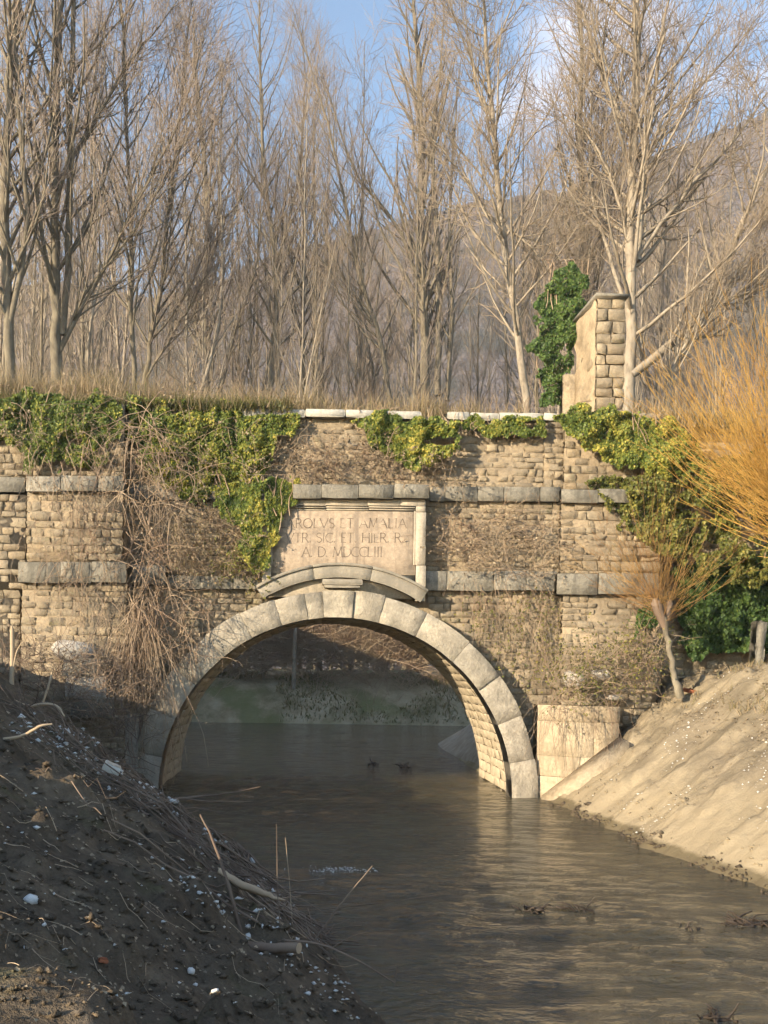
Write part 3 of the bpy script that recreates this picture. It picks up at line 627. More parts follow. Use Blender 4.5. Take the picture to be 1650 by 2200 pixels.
def arc(cx, cz, rx, rz, a0, a1, n=14):
    t = np.radians(np.linspace(a0, a1, n)); return [(cx + rx * math.cos(v), cz + rz * math.sin(v)) for v in t]
GL = {'A': (0.86, [[(0, 0), (.43, 1)], [(.43, 1), (.86, 0)], [(.17, .36), (.69, .36)]]), 'C': (0.80, [arc(.5, .5, .48, .5, 48, 312)]),
 'D': (0.82, [[(.1, 0), (.1, 1)], [(.1, 1)] + arc(.3, .5, .5, .5, 90, -90) + [(.1, 0)]]), 'E': (0.6, [[(.08, 0), (.08, 1)], [(.08, 1), (.55, 1)], [(.08, .52), (.46, .52)], [(.08, 0), (.57, 0)]]),
 'H': (0.86, [[(.08, 0), (.08, 1)], [(.78, 0), (.78, 1)], [(.08, .5), (.78, .5)]]), 'I': (0.3, [[(.15, 0), (.15, 1)]]), 'L': (0.6, [[(.08, 1), (.08, 0)], [(.08, 0), (.58, 0)]]),
 'M': (1.0, [[(.06, 0), (.16, 1)], [(.16, 1), (.5, .1)], [(.5, .1), (.84, 1)], [(.84, 1), (.94, 0)]]), 'O': (0.98, [arc(.49, .5, .47, .5, 0, 360, 24)]),
 'R': (0.72, [[(.08, 0), (.08, 1)], [(.08, 1)] + arc(.32, .75, .26, .25, 90, -90, 10) + [(.08, .5)], [(.34, .5), (.72, 0)]]),
 'S': (0.56, [arc(.28, .76, .24, .24, 40, 270, 12) + arc(.28, .26, .26, .26, 90, -140, 12)]), 'T': (0.74, [[(.37, 0), (.37, 1)], [(.02, 1), (.72, 1)]]),
 'V': (0.86, [[(0, 1), (.43, 0)], [(.43, 0), (.86, 1)]]), '.': (0.26, [[(.09, .0), (.17, .09)]])}
def letter(ch, H, wt=0.085):
    quads, V = [], []
    def rib(pts, th):
        p = np.asarray(pts, float) * H; t = norm(np.gradient(p, axis=0)); nrm = np.stack([-t[:, 1], t[:, 0]], -1) * th * H / 2; n = len(V)
        for a, b in zip(p + nrm, p - nrm): V.append((a[0], 0, a[1])); V.append((b[0], 0, b[1]))
        for j in range(len(p) - 1): quads.append((n + 2*j, n + 2*j + 1, n + 2*j + 3, n + 2*j + 2))
    for st in GL[ch][1]:
        thin = len(st) == 2 and (abs(st[0][1] - st[1][1]) < 0.01 or (ch in 'AMV' and st[1][1] > st[0][1]))
        rib(st, wt * (0.65 if thin else 1.0) if ch != '.' else 0.12)
        if len(st) == 2 and ch != '.':
            for (x, z) in st:
                if z in (0, 1) and abs(st[0][1] - st[1][1]) > .1 and not (ch == 'A' and z == 1) and not (ch == 'V' and z == 0): rib([(x - .09, z), (x + .09, z)], wt * 0.5)
    V = np.array(V); n = len(V); back = V + [0, 0.012, 0]
    Q = [tuple(q) for q in quads]
    return V, np.array(Q)
LM = {}
def inscribe(text, px0, px1, py0, py1):
    Y = 0.056; a, b = at(px0, py1, Y), at(px1, py1, Y); H = at(px0, py0, Y)[2] - a[2]
    adv = [(GL[c][0] if c != ' ' else 0.42) * H for c in text]; gap = (b[0] - a[0] - sum(adv)) / (len(text) - 1); x = a[0]
    for c, w in zip(text, adv):
        if c != ' ':
            key = (c, round(H, 4))
            if key not in LM: LM[key] = new_mesh('letter', *letter(c, H), M['letter'])
            zz = a[2] + (b[2] - a[2]) * (x - a[0]) / (b[0] - a[0])
            put('letter', LM[key], slab_o, (x, Y, zz))
        x += w + gap
inscribe('CAROLVS ET AMALIA', 597, 873, 1114, 1134)
inscribe('VTR. SIC. ET. HIER. R.', 614, 868, 1145, 1165)
inscribe('A. D. MDCCLIII', 648, 822, 1175, 1196)

# ------------------------------------------------------------------ gate pillar on the bridge
PB = at(1300, 880, 0.75)
pillar = thing('gate_pillar', 'tall tuff stone gate pillar with plastered side and thin cap on the bridge', 'pillar', (PB[0], 1.4, 9.7))
X0, X1 = at(1281, 760, 0.7)[0], at(1343, 760, 0.7)[0]; Zt, Zb = at(1310, 640, 0.7)[2], 9.62
XL = X0 - 0.02
obj('pillar_core', *box(X0 + 0.03, X1 - 0.03, 0.76, 2.2, Zb, Zt), M['mortar'], pillar)
z = Zt; row = 0
while z > Zb + 0.1:
    h = min(rg.uniform(0.23, 0.34), z - Zb); n = 2; cutx = X0 + (X1 - X0) * (rg.uniform(0.3, 0.72))
    for xa, xb in ((X0, cutx), (cutx, X1)):
        w = xb - xa - 0.02; o = put('tuff_block', var_mesh(int(rg.integers(14)), 'tuff'), pillar, ((xa + xb) / 2, 0.70 + 0.18 + rg.normal(0, 0.012), z - h / 2)); o.scale = (w, 0.36, h - 0.02)
    z -= h; row += 1
# the plastered flank splays away to the left behind the front corner
pa, pb = at(1280, 640, 0.78), at(1238, 655, 2.35)
def flank(V):      # maps slab (x along flank, y depth, z) to the splayed face
    u = np.array([X0 - 0.0 - pb[0], 0.78 - 2.35]); L = np.hypot(*u); u /= L; nrm = np.array([u[1], -u[0]])
    if nrm[0] > 0: nrm = -nrm
    mid = np.array([(X0 + pb[0]) / 2, (0.78 + 2.35) / 2])
    P = mid + np.outer(V[:, 0], u) - np.outer(V[:, 1], nrm); return np.column_stack([P, V[:, 2]]), L
_, L = flank(np.zeros((1, 3)))
V, Q = slab(L, 0.5, Zt - Zb, 9, 16, 0.04, 0.03, 77, 0.3, True); V[:, 2] += (Zt + Zb) / 2; V[:, 1] += 0.25; P, _ = flank(V); obj('plastered_flank', P, Q, M['plaster'], pillar)
V, Q = slab(0.62, 0.30, 2.0, 4, 9, 0.04, 0.02, 78, 0.3, True); 
for j, (u0, zz, w, h) in enumerate(((-0.35, 0.45, 0.5, 0.24), (0.3, 0.9, 0.45, 0.26), (-0.2, 1.35, 0.4, 0.22), (0.42, 1.75, 0.38, 0.28), (-0.45, 2.1, 0.42, 0.25), (0.2, 2.45, 0.5, 0.24), (0.5, 0.35, 0.36, 0.28))):
    S, SQ = slab(w, 0.12, h, 5, 5, 0.03, 0.012, 790 + j, 1.5); S[:, 0] += u0; S[:, 2] += Zb + zz; S[:, 1] += 0.045; SP, _ = flank(S); obj('exposed_stone', SP, SQ, M['tuff'], pillar)
jb = at(1228, 840, 2.4); obj('door_jamb', V + [jb[0] + 0.05, 2.5, 9.6 + 0.95], Q, M['tuff'], pillar)
capc = np.array([[X0 - 0.06, 0.60], [X1 + 0.05, 0.60], [X1 + 0.05, 2.35], [pb[0] - 0.1, 2.5]])
cv = np.concatenate([np.column_stack([capc, np.full(4, Zt + 0.005)]), np.column_stack([capc * [1, 1], np.full(4, Zt + 0.075)])]) ; cv[4:, 2] += [0.015, -0.01, 0.0, 0.01]
obj('cap_slab', cv, np.array([[0, 1, 5, 4], [1, 2, 6, 5], [2, 3, 7, 6], [3, 0, 4, 7], [4, 5, 6, 7], [3, 2, 1, 0]]), M['cornice'], pillar)

# ------------------------------------------------------------------ right wing wall of pale ashlar, bowed towards the river
wb = at(1250, 1700, -0.4)
wing = thing('wing_wall', 'pale cream ashlar wing wall rising from the water right of the arch', 'wall', (wb[0], 0.0, 0.0))
WX0, WX1 = at(1157, 1600, -0.05)[0], at(1345, 1560, -0.9)[0]
def wing_face(V, s0, s1):
    s = (s0 + s1) / 2 + V[:, 0]; t = s / WL; x = WX0 + (WX1 - WX0) * t; y = 0.12 - 0.62 * np.sin(t * np.pi * 0.62)
    return np.stack([x, y + V[:, 1], V[:, 2]], -1)
WL = WX1 - WX0; zt = at(1250, 1516, -0.3)[2]
rows = [(zt, zt - 0.40, (0.0, 1.35, WL)), (zt - 0.40, zt - 1.28, (0.0, 1.25, WL)), (zt - 1.28, zt - 1.80, (0, 0.95, WL)), (zt - 1.8, -0.5, (0, 1.3, WL))]
for j, (za, zb, cs) in enumerate(rows):
    for m in range(len(cs) - 1):
        w = cs[m + 1] - cs[m] - 0.003; dp = 0.46 if j == 0 else 0.40
        V, Q = slab(w, dp, za - zb - 0.004, max(5, int(w / 0.14)), 6, 0.012, 0.005, 600 + 10 * j + m, 0.3, True); V[:, 1] += 0.2 if j else 0.19; V[:, 2] += (za + zb) / 2
        obj('ashlar_block', wing_face(V, cs[m], cs[m + 1]), Q, M['wing'], wing)
V, Q = box(WX0 + 0.05, WX1 - 0.1, 0.24, 0.66, -0.6, zt - 0.05); obj('backing', V, Q, M['mortar'], wing)
# apron slab laid on the slope at its foot
ap = [at(1163, 1712, -0.35), at(1212, 1726, -1.0), at(1352, 1598, -1.15), at(1330, 1585, -0.6)]
V = np.array(ap); V = np.concatenate([V, V - [0, 0, 0.3]]); V[:4, 2] += 0.03
o = obj('apron_slab', V, np.array([[0, 1, 2, 3], [0, 4, 5, 1], [1, 5, 6, 2], [2, 6, 7, 3], [3, 7, 4, 0]]), M['wing']); tag(o, 'flat cream stone apron slab sloping up from the water beside the wing wall', 'slab')

# ------------------------------------------------------------------ bare trees
def crown(rng, stems, H, n1=34, n2=7, n3=5, ang=42, l1=0.22, t0=0.12, up1=0.10, tw=1.0):
    """stems: list of (K,4) polylines; returns limb tubes and twig tubes"""
    W, T = [], []
    for st, share in stems:
        p = st[None, :, :3]; r = st[None, :, 3]; n = max(6, int(n1 * share))
        Ls = np.linalg.norm(np.diff(st[:, :3], axis=0), axis=1).sum()
        l1p, l1r = sprout(rng, p, r, n, t0, 0.97, ang, lambda t, g: (l1 * Ls * (1 - t) ** 0.75 + 0.045 * H) * g.uniform(0.55, 1.25, t.shape), up1, 9, 0.07, 0.5, 0.22)
        W.append(tubes(l1p, l1r, 4))
        l2p, l2r = sprout(rng, l1p, l1r, n2, 0.18, 0.98, 36, lambda t, g: (0.034 * H * (1.15 - t)) * g.uniform(0.6, 1.5, t.shape) + 0.35, 0.09, 6, 0.10, 0.6, 0.3)
        T.append(tubes(l2p, np.maximum(l2r, 0.008 * tw), 3))
        l3p, l3r = sprout(rng, l2p, l2r, n3, 0.15, 1.0, 34, lambda t, g: 0.020 * H * g.uniform(0.5, 1.4, t.shape) + 0.2, 0.07, 4, 0.12, 0.7, 0.35)
        T.append(tubes(l3p, np.maximum(l3r, 0.006 * tw), 3))
        e3p, e3r = sprout(rng, p, r, n * 2, t0 * 0.8, 1.0, 48, lambda t, g: 0.03 * H * g.uniform(0.4, 1.3, t.shape) + 0.2, 0.08, 4, 0.12, 0.3, 0.35)
        T.append(tubes(e3p, np.clip(e3r, 0.006 * tw, 0.012), 3))
    return join(W), join(T)
def px_stem(pts, Y, n=26, rng=None, dy=0.0):
    P = []
    for j, (x, y, w) in enumerate(pts):
        p = at(x, y, Y + dy * j); P.append([*p, w * 0.64 * (Y - CAMY) / F / 2])
    s = spline(P, n)
    if rng is not None: s[1:, :2] += rng.normal(0, 0.03, (n - 1, 2)); s[:, 3] = np.maximum(s[:, 3], 0.012)
    return s
def key_tree(label, Y, trunk, limbs=(), pale=False, seed=0, group='poplars behind the bridge', zbase=None, n1=50, n2=6, n3=4, name='poplar_tree', l1=0.25, ang=34, t0=0.10):
    rng = np.random.default_rng(seed); s = px_stem(trunk, Y, 28, rng)
    x, y = s[0, 0], Y; zb = float(ground_z(np.array([x]), np.array([y]))[0]) if zbase is None else zbase
    root = np.array([[x, y, zb - 0.3, s[0, 3] * 1.5], [x, y, zb + 0.25, s[0, 3] * 1.2]]); full = np.concatenate([root, s]) if s[0, 2] > zb + 0.4 else s
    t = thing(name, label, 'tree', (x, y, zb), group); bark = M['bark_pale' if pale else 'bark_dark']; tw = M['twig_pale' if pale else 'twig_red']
    tv, tq = tubes(full[None, :, :3], full[None, :, 3], 9); obj('trunk', tv, tq, bark, t, True)
    H = s[-1, 2] - zb; stems = [(s, 1.0)]
    for lm in limbs:
        q = px_stem(lm, Y - 0.05, 18, rng); obj('limb', *tubes(q[None, :, :3], q[None, :, 3], 7), bark, t, True); stems.append((q, 0.5))
    (wv, wq), (cv, cq) = crown(rng, stems, H, n1, n2, n3, ang, l1, t0)
    obj('branches', wv, wq, bark, t, True); obj('twigs', cv, cq, tw, t)
    return t
D = 'dark_bark'
key_tree('dark thick poplar trunk rising along the left edge of the photo', 8, [(22, 830, 36), (14, 600, 33), (10, 400, 31), (26, 150, 29), (36, 0, 26), (40, -250, 18), (44, -520, 4)], [[(20, 700, 20), (60, 480, 18), (48, 330, 16), (36, 180, 13), (28, -100, 7), (20, -350, 2)]], seed=1)
key_tree('broad dark twin-stemmed poplar left, low branches sweeping to the right', 9.5, [(122, 830, 40), (120, 700, 36), (118, 520, 30), (118, 300, 26), (124, 100, 23), (130, 0, 20), (138, -300, 12), (142, -560, 3)],
 [[(135, 720, 24), (148, 480, 22), (150, 330, 21), (152, 150, 18), (160, 0, 15), (172, -250, 7), (180, -450, 2)], [(112, 790, 14), (160, 690, 13), (235, 560, 11), (290, 440, 9), (370, 290, 7), (420, 150, 5), (450, 20, 2)], [(118, 770, 11), (180, 640, 10), (275, 510, 8), (350, 390, 6), (420, 250, 3), (440, 190, 1.5)], [(150, 340, 12), (215, 240, 10), (280, 130, 8), (340, 60, 5), (400, -30, 2)]], seed=2)
key_tree('slim poplar left of centre-left with straight upright grey trunk', 12, [(288, 840, 17), (283, 650, 16), (282, 480, 14), (272, 300, 12), (266, 120, 10), (262, 0, 9), (260, -220, 5), (258, -360, 2)], seed=3)
key_tree('slender dark poplar leaning and curving to the right, left of centre', 14, [(308, 840, 17), (330, 700, 16), (352, 580, 14), (360, 470, 13), (376, 330, 10), (392, 200, 8), (405, 60, 5), (412, -60, 2)], [[(312, 815, 8), (370, 720, 7), (430, 620, 5), (470, 540, 2)]], seed=4)
key_tree('clustered poplar with pair of upright stems and V forks, left of centre', 40, [(445, 850, 24), (440, 700, 22), (446, 500, 20), (440, 350, 17), (425, 200, 12), (418, 80, 7), (414, 10, 2)], [[(452, 820, 13), (478, 600, 11), (470, 420, 9), (476, 250, 6), (480, 130, 2)], [(470, 850, 13), (510, 700, 10), (545, 590, 8), (560, 480, 5), (580, 380, 2)], [(440, 780, 10), (405, 640, 9), (368, 560, 6), (330, 480, 2)]], seed=5)
key_tree('tall poplar with forked trunk in the middle of the grove', 41, [(578, 860, 20), (590, 720, 19), (594, 600, 17), (582, 480, 15), (566, 350, 12), (560, 200, 9), (558, 60, 6), (556, -80, 2)], [[(594, 610, 11), (608, 530, 9), (635, 420, 7), (650, 300, 4), (660, 200, 2)]], seed=6)
key_tree('thin poplar beside the forked middle trunk, slightly bowed', 43, [(655, 860, 14), (650, 700, 13), (655, 520, 11), (648, 350, 8), (655, 180, 5), (650, 60, 2)], [[(655, 640, 7), (620, 540, 6), (590, 430, 3), (575, 360, 2)]], seed=7)
key_tree('dark curved poplar arching up to the left near the centre', 40, [(838, 860, 16), (820, 740, 16), (780, 620, 14), (757, 520, 12), (735, 400, 9), (700, 250, 7), (660, 120, 4), (630, 20, 2)], [[(800, 690, 9), (735, 600, 7), (690, 500, 5), (640, 400, 2)]], seed=8)
key_tree('big dark double poplar right of centre, trunks close together', 40, [(915, 860, 32), (912, 700, 29), (905, 500, 26), (905, 300, 22), (900, 150, 17), (890, 20, 12), (885, -120, 3)], [[(940, 850, 22), (942, 600, 19), (935, 430, 16), (930, 300, 13), (945, 150, 8), (955, 20, 3)], [(905, 620, 13), (850, 480, 11), (770, 380, 8), (720, 250, 5), (690, 150, 2)], [(960, 860, 15), (972, 680, 13), (965, 500, 10), (975, 300, 7), (990, 120, 2)]], seed=9)
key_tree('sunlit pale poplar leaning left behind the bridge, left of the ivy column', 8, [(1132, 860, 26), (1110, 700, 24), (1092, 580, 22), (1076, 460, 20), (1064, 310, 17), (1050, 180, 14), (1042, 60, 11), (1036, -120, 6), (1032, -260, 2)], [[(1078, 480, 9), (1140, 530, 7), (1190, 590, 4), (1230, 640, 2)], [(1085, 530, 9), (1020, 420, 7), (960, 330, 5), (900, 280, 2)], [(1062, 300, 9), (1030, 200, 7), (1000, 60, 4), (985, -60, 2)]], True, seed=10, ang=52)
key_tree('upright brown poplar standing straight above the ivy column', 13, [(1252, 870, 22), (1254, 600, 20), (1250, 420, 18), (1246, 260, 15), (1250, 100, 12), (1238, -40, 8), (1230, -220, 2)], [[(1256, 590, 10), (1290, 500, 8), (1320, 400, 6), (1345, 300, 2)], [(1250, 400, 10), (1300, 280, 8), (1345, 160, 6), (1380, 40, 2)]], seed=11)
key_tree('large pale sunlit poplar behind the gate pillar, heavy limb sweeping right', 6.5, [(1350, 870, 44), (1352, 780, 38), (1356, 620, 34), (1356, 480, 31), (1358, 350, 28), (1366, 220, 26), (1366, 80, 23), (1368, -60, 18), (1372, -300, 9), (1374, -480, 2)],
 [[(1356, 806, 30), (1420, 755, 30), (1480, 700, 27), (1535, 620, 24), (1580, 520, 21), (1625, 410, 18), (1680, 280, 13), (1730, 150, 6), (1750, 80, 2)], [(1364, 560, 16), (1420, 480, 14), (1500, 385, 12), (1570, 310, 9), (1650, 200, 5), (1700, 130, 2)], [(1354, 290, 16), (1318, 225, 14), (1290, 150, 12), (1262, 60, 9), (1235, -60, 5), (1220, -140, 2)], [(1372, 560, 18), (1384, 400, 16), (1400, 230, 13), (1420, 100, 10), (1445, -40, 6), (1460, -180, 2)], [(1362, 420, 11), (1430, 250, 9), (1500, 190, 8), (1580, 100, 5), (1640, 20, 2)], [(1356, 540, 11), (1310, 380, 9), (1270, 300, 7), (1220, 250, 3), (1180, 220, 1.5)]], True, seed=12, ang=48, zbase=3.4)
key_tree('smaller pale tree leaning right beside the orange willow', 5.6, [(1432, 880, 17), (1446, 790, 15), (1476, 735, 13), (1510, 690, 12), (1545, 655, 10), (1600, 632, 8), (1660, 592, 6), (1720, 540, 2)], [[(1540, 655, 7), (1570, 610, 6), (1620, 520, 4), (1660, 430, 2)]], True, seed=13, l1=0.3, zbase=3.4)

# rows behind: a few saplings and poplars, copied
protos = []
for j in range(6):
    rng = np.random.default_rng(40 + j); H = 30.0; n = 24; zz = np.linspace(-0.3, H, n)
    lean = rng.normal(0, 0.035, 2); s = np.column_stack([np.cumsum(rng.normal(0, 0.05, n)) + lean[0] * zz, np.cumsum(rng.normal(0, 0.05, n)) + lean[1] * zz, zz, np.interp(zz, [0, 2, H], [0.19, 0.155, 0.018])])
    s[:, :2] -= s[0, :2]
    t = thing('poplar_tree', 'x', 'tree', (0, 0, 0), 'poplars in the grove far behind'); bark = M['bark_dark' if j % 2 else 'bark_pale']
    obj('trunk', *tubes(s[None, :, :3], s[None, :, 3], 7), bark, t, True)
    stems = [(s[3:], 1.0)]
    if j % 2 == 0:
        k0 = 5 + j; q = spline([[*s[k0, :3], 0.12], [s[k0, 0] + rng.normal(0, 1.4), s[k0, 1] + rng.normal(0, 1.4), s[k0, 2] + 6, 0.09], [s[k0, 0] + rng.normal(0, 2.4), s[k0, 1] + rng.normal(0, 2.4), s[k0, 2] + 15, 0.02]], 14)
        obj('limb', *tubes(q[None, :, :3], q[None, :, 3], 6), bark, t, True); stems.append((q, 0.4))
    (wv, wq), (cv, cq) = crown(rng, stems, H, 34, 5, 4, 38, 0.17, 0.08, 0.10, 1.3)
    obj('branches', wv, wq, bark, t, True); obj('twigs', cv, cq, M['twig_red' if j % 3 else 'twig_pale'], t)
    protos.append(t)
rng = np.random.default_rng(77); used = [False] * 6; spots = []
for i in range(2000):
    Y = rng.uniform(10, 85); px = rng.uniform(-60, 1710); X = (px - PX0) * (Y - CAMY) / F
    if in_poly(np.array(X), np.array(Y), RIV) or seg_dist(np.array([X]), np.array([Y]), RIV)[0] < 1.8: continue
    if any(math.hypot(X - a, Y - b) < 1.6 for a, b in spots): continue
    if Y < 30 and rng.random() < 0.3: continue
    spots.append((X, Y))
    if len(spots) == 112: break
spots.sort(key=lambda s: s[1])
def zone(px):
    for lim, w in ((110, 'behind the thick trunk at the left edge'), (260, 'behind the broad twin-stemmed tree'), (420, 'behind the tree curving right'), (540, 'behind the V-forked pair of stems'), (640, 'beside the forked middle trunk'), (760, 'above the long coping stones'), (890, 'behind the curved tree near the centre'), (1010, 'behind the big double poplar'), (1140, 'behind the sunlit leaning poplar'), (1270, 'behind the ivy column'), (1420, 'behind the gate pillar tree')):
        if px < lim: return w
    return 'above the orange willow'
for i, (X, Y) in enumerate(spots):
    j = int(rng.integers(6)); d = Y - CAMY; zb = float(ground_z(np.array([X]), np.array([Y]))[0])
    px, topy = to_px(np.array([X, Y, 0]))[0], rng.uniform(-60, 330)
    topy += 170 * math.exp(-((px - 540) / 110) ** 2)
    H = min(max((3 + (PY0 - topy) * d / F - zb), 16), 50); sc = H / 30; wr = rng.uniform(0.6, 0.95)
    loc = (X, Y, zb - 0.1)
    if not used[j]: t = protos[j]; t.location = loc; t.rotation_euler = (0, 0, rng.uniform(0, 6.28)); used[j] = True
    else: t = copy_tree(protos[j], loc, None, rng.uniform(0, 6.28))
    t.scale = (sc * wr, sc * wr, sc); t['label'] = ('slim bare poplar ' if d < 62 else 'thin pale poplar ' if d < 85 else 'faint distant poplar ') + zone(px)
    t['group'] = 'poplars in the grove far behind'

# same words twice: say which one by its order from the left (relabel)
by = {}
for o in list(COL.objects):
    if o.get('group') == 'poplars in the grove far behind': by.setdefault(o['label'], []).append(o)
for lab, os_ in by.items():
    os_.sort(key=lambda o: to_px(np.array(o.location))[0]); m = len(os_)
    for i, o in enumerate(os_):
        if m > 1: o['label'] = lab + ', ' + ('leftmost' if i == 0 else 'rightmost' if i == m - 1 else 'middle one' if m == 3 else ('second', 'third', 'fourth', 'fifth', 'sixth', 'seventh', 'eighth', 'ninth', 'tenth', 'eleventh', 'twelfth', 'thirteenth')[min(i - 1, 11)] + ' from left')

# ------------------------------------------------------------------ willows
def willow(name, label, cat, trunk, heads, n, L, mat, spread, seed, group, bias=(0, 0, 0), up=0.10, rad=0.010, K=9, tw=2):
    rng = np.random.default_rng(seed); tr = spline(trunk, 14); t = thing(name, label, cat, tr[0, :3], group)
    tr[:, :3] += np.concatenate([np.zeros((1, 3)), rng.normal(0, 0.015, (13, 3))])
    obj('trunk', *tubes(tr[None, :, :3], tr[None, :, 3] * (1 + 0.15 * rng.normal(0, 1, 14)), 9), M['bark_dark'], t, True)
    P, R = [], []
    for h in heads:
        hp = np.asarray(h[:3]); hr = h[3]
        q = spline([[*tr[-3, :3], tr[-3, 3] * 0.8], [*((tr[-3, :3] + hp) / 2 + rng.normal(0, 0.03, 3)), hr * 1.0], [*hp, hr], [*(hp + [0, 0, 0.05]), hr * 0.5]], 8)
        obj('limb', *tubes(q[None, :, :3], q[None, :, 3], 8), M['stick'], t, True)
        m = int(n * h[4]); u = rng.normal(0, 1, (m, 3)); u[:, 2] = np.abs(u[:, 2]) * spread + 0.15; u = norm(u + np.asarray(bias)); p = hp + u * hr * 0.6 + (tr[-3, :3] - hp) * (rng.random((m, 1)) ** 2 * 0.9)
        ln = L * (0.22 + 0.95 * rng.random(m) ** 0.8); path = np.empty((m, K, 3)); path[:, 0] = p; d = u.copy()
        for k in range(1, K):
            d = norm(d + [0, 0, up] + rng.normal(0, 0.06, (m, 3))); p = p + d * (ln / (K - 1))[:, None]; path[:, k] = p
        r = rad * rng.uniform(0.6, 1.2, m)[:, None] * np.linspace(1, 0.35, K)
        P.append(path); R.append(r)
    P, R = np.concatenate(P), np.concatenate(R); obj('shoots', *tubes(P, R, 3), M[mat], t, True)['kind'] = 'stuff'
    if tw:
        s2, r2 = sprout(rng, P, R, tw, 0.3, 0.95, 26, L * 0.16, 0.08, 4, 0.08, 0.7, 0.5); obj('side_shoots', *tubes(s2, np.maximum(r2, 0.0035), 3), M[mat], t, True)['kind'] = 'stuff'
    return t
hx = at(1748, 1130, -1.6); gb = float(right_z(np.array([hx[0] + 0.3]), np.array([-1.6]))[0])
willow('willow_tree', 'large willow with a mass of glowing orange shoots at the right edge', 'willow', [[hx[0] + 0.3, -1.6, gb - 0.2, 0.30], [hx[0] + 0.1, -1.6, gb + 1.5, 0.24], [hx[0], -1.6, hx[2] - 0.3, 0.24], [hx[0], -1.6, hx[2], 0.2]],
 [(hx[0] - 0.2, -1.7, hx[2] + 0.1, 0.22, 1.0), (hx[0] + 0.7, -1.4, hx[2] + 0.4, 0.2, 0.7), (hx[0] - 0.75, -1.5, hx[2] + 0.75, 0.16, 0.5), (hx[0] - 0.1, -1.9, hx[2] - 0.9, 0.16, 0.35)], 290, 5.0, 'willow', 0.9, 3, None, (-0.25, 0, 0.1), 0.10, 0.0075, tw=4)
tb = at(1462, 1500, -0.9); h1 = at(1408, 1290, -0.9); h2 = at(1440, 1292, -0.8)
willow('pollard_willow', 'small pollarded willow with twisted trunk and fanned red and yellow shoots', 'willow', [[*tb, 0.10], [*at(1443, 1430, -0.9), 0.075], [*at(1434, 1370, -0.9), 0.065], [*at(1424, 1325, -0.9), 0.085]],
 [(h1[0], h1[1], h1[2], 0.12, 0.7), (h2[0], h2[1], h2[2], 0.08, 0.3)], 150, 2.7, 'willow_low', 1.0, 4, None, (-0.45, 0, 0.15), 0.06, 0.0055, tw=3)

# ------------------------------------------------------------------ ivy, grass, brambles
def leaves(rng, P, N, A, size, fold=0.25):
    """kite leaves: P centre, N normal, A axis"""
    N = norm(N); A = norm(A - N * (A * N).sum(-1, keepdims=True)); B = np.cross(N, A); s = np.asarray(size)[:, None]
    V = np.stack([P - A * s * 0.45, P + B * s * 0.42 - A * s * 0.12 + N * s * fold * 0.6, P + A * s * 0.6, P - B * s * 0.42 - A * s * 0.12 + N * s * fold * 0.6], 1)
    i = np.arange(len(P))[:, None] * 4; return V.reshape(-1, 3), np.concatenate([i + [0, 1, 2], i + [0, 2, 3]])
def scatter_poly(rng, poly, n, seed, edge=14, thr=-0.45):
    poly = np.asarray(poly, float); lo, hi = poly.min(0) - edge, poly.max(0) + edge; out = []
    got = 0
    while got < n:
        x = rng.uniform(lo[0], hi[0], 4 * n); y = rng.uniform(lo[1], hi[1], 4 * n)
        w = fbm(x / 38, y / 38, seed, 4); xx = x + 26 * fbm(x / 30, y / 30, seed + 9, 3); yy = y + 26 * fbm(x / 30 + 40, y / 30, seed + 9, 3)
        k = in_poly(xx, yy, poly) & (w > thr); out.append(np.stack([x[k], y[k]], -1)); got += k.sum()
    return np.concatenate(out)[:n]
def ivy(name, label, poly, Y, bulge, n, seed, mat='ivy', size=0.068, yellow=0.0, thr=-0.5, cat='ivy', stems=14, group=None, edge=14):
    rng = np.random.default_rng(seed); q = scatter_poly(rng, poly, n, seed, edge, thr)
    cl = fbm(q[:, 0] / 22, q[:, 1] / 22, seed + 3, 3); big = fbm(q[:, 0] / 70, q[:, 1] / 70, seed + 5, 2)
    dep = Y - 0.02 - bulge * np.clip(0.45 + 0.5 * big + 0.55 * cl, 0.05, 1.2) * (0.35 + 0.65 * rng.random(n) ** 0.5)
    P = at(q[:, 0], q[:, 1], dep); c = at(np.mean(q[:, 0]), np.max(q[:, 1]), Y)
    # clump shading comes from real relief: leaves face out from their clump
    N = np.stack([rng.normal(0, 0.55, n), -np.ones(n), 0.45 + rng.normal(0, 0.5, n)], -1)
    A = np.stack([rng.normal(0, 0.5, n), rng.normal(0, 0.3, n) - 0.2, -np.ones(n)], -1)
    V, Fc = leaves(rng, P, N, A, size * rng.uniform(0.6, 1.3, n))
    tint = np.clip(0.36 + 0.26 * cl + 0.20 * rng.normal(0, 1, n) + yellow * (0.5 + 1.2 * fbm(q[:, 0] / 45, q[:, 1] / 45, seed + 8, 3)), 0, 1)
    t = thing(name, label, cat, (c[0], Y - 0.02, c[2]), group); obj('leaves', V, Fc, M[mat], t, False, np.repeat(tint, 4))['kind'] = 'stuff'
    lo, hi = np.min(q, 0), np.max(q, 0); m = stems; base = q[rng.integers(n, size=m)]
    K = 9; path = np.empty((m, K, 3)); sx, sy = base[:, 0], np.clip(base[:, 1] + 20, lo[1], hi[1])
    dx = rng.normal(0, 3, m)
    for k in range(K): path[:, k] = at(sx, sy, Y - 0.04 - bulge * 0.25 * rng.random(m)); sx = np.clip(sx + dx + rng.normal(0, 3.5, m), lo[0], hi[0]); sy = np.clip(sy - (hi[1] - lo[1]) / 12, lo[1] - 4, None)
    obj('stems', *tubes(path, np.full((m, K), 0.012) * np.linspace(1.3, 0.6, K), 4), M['vine'], t, True)
    return t
ivy('ivy_mat', 'dark green ivy mat over the wall top at the left edge', IVY['left'], 0.0, 0.42, 22000, 201, yellow=0.05)
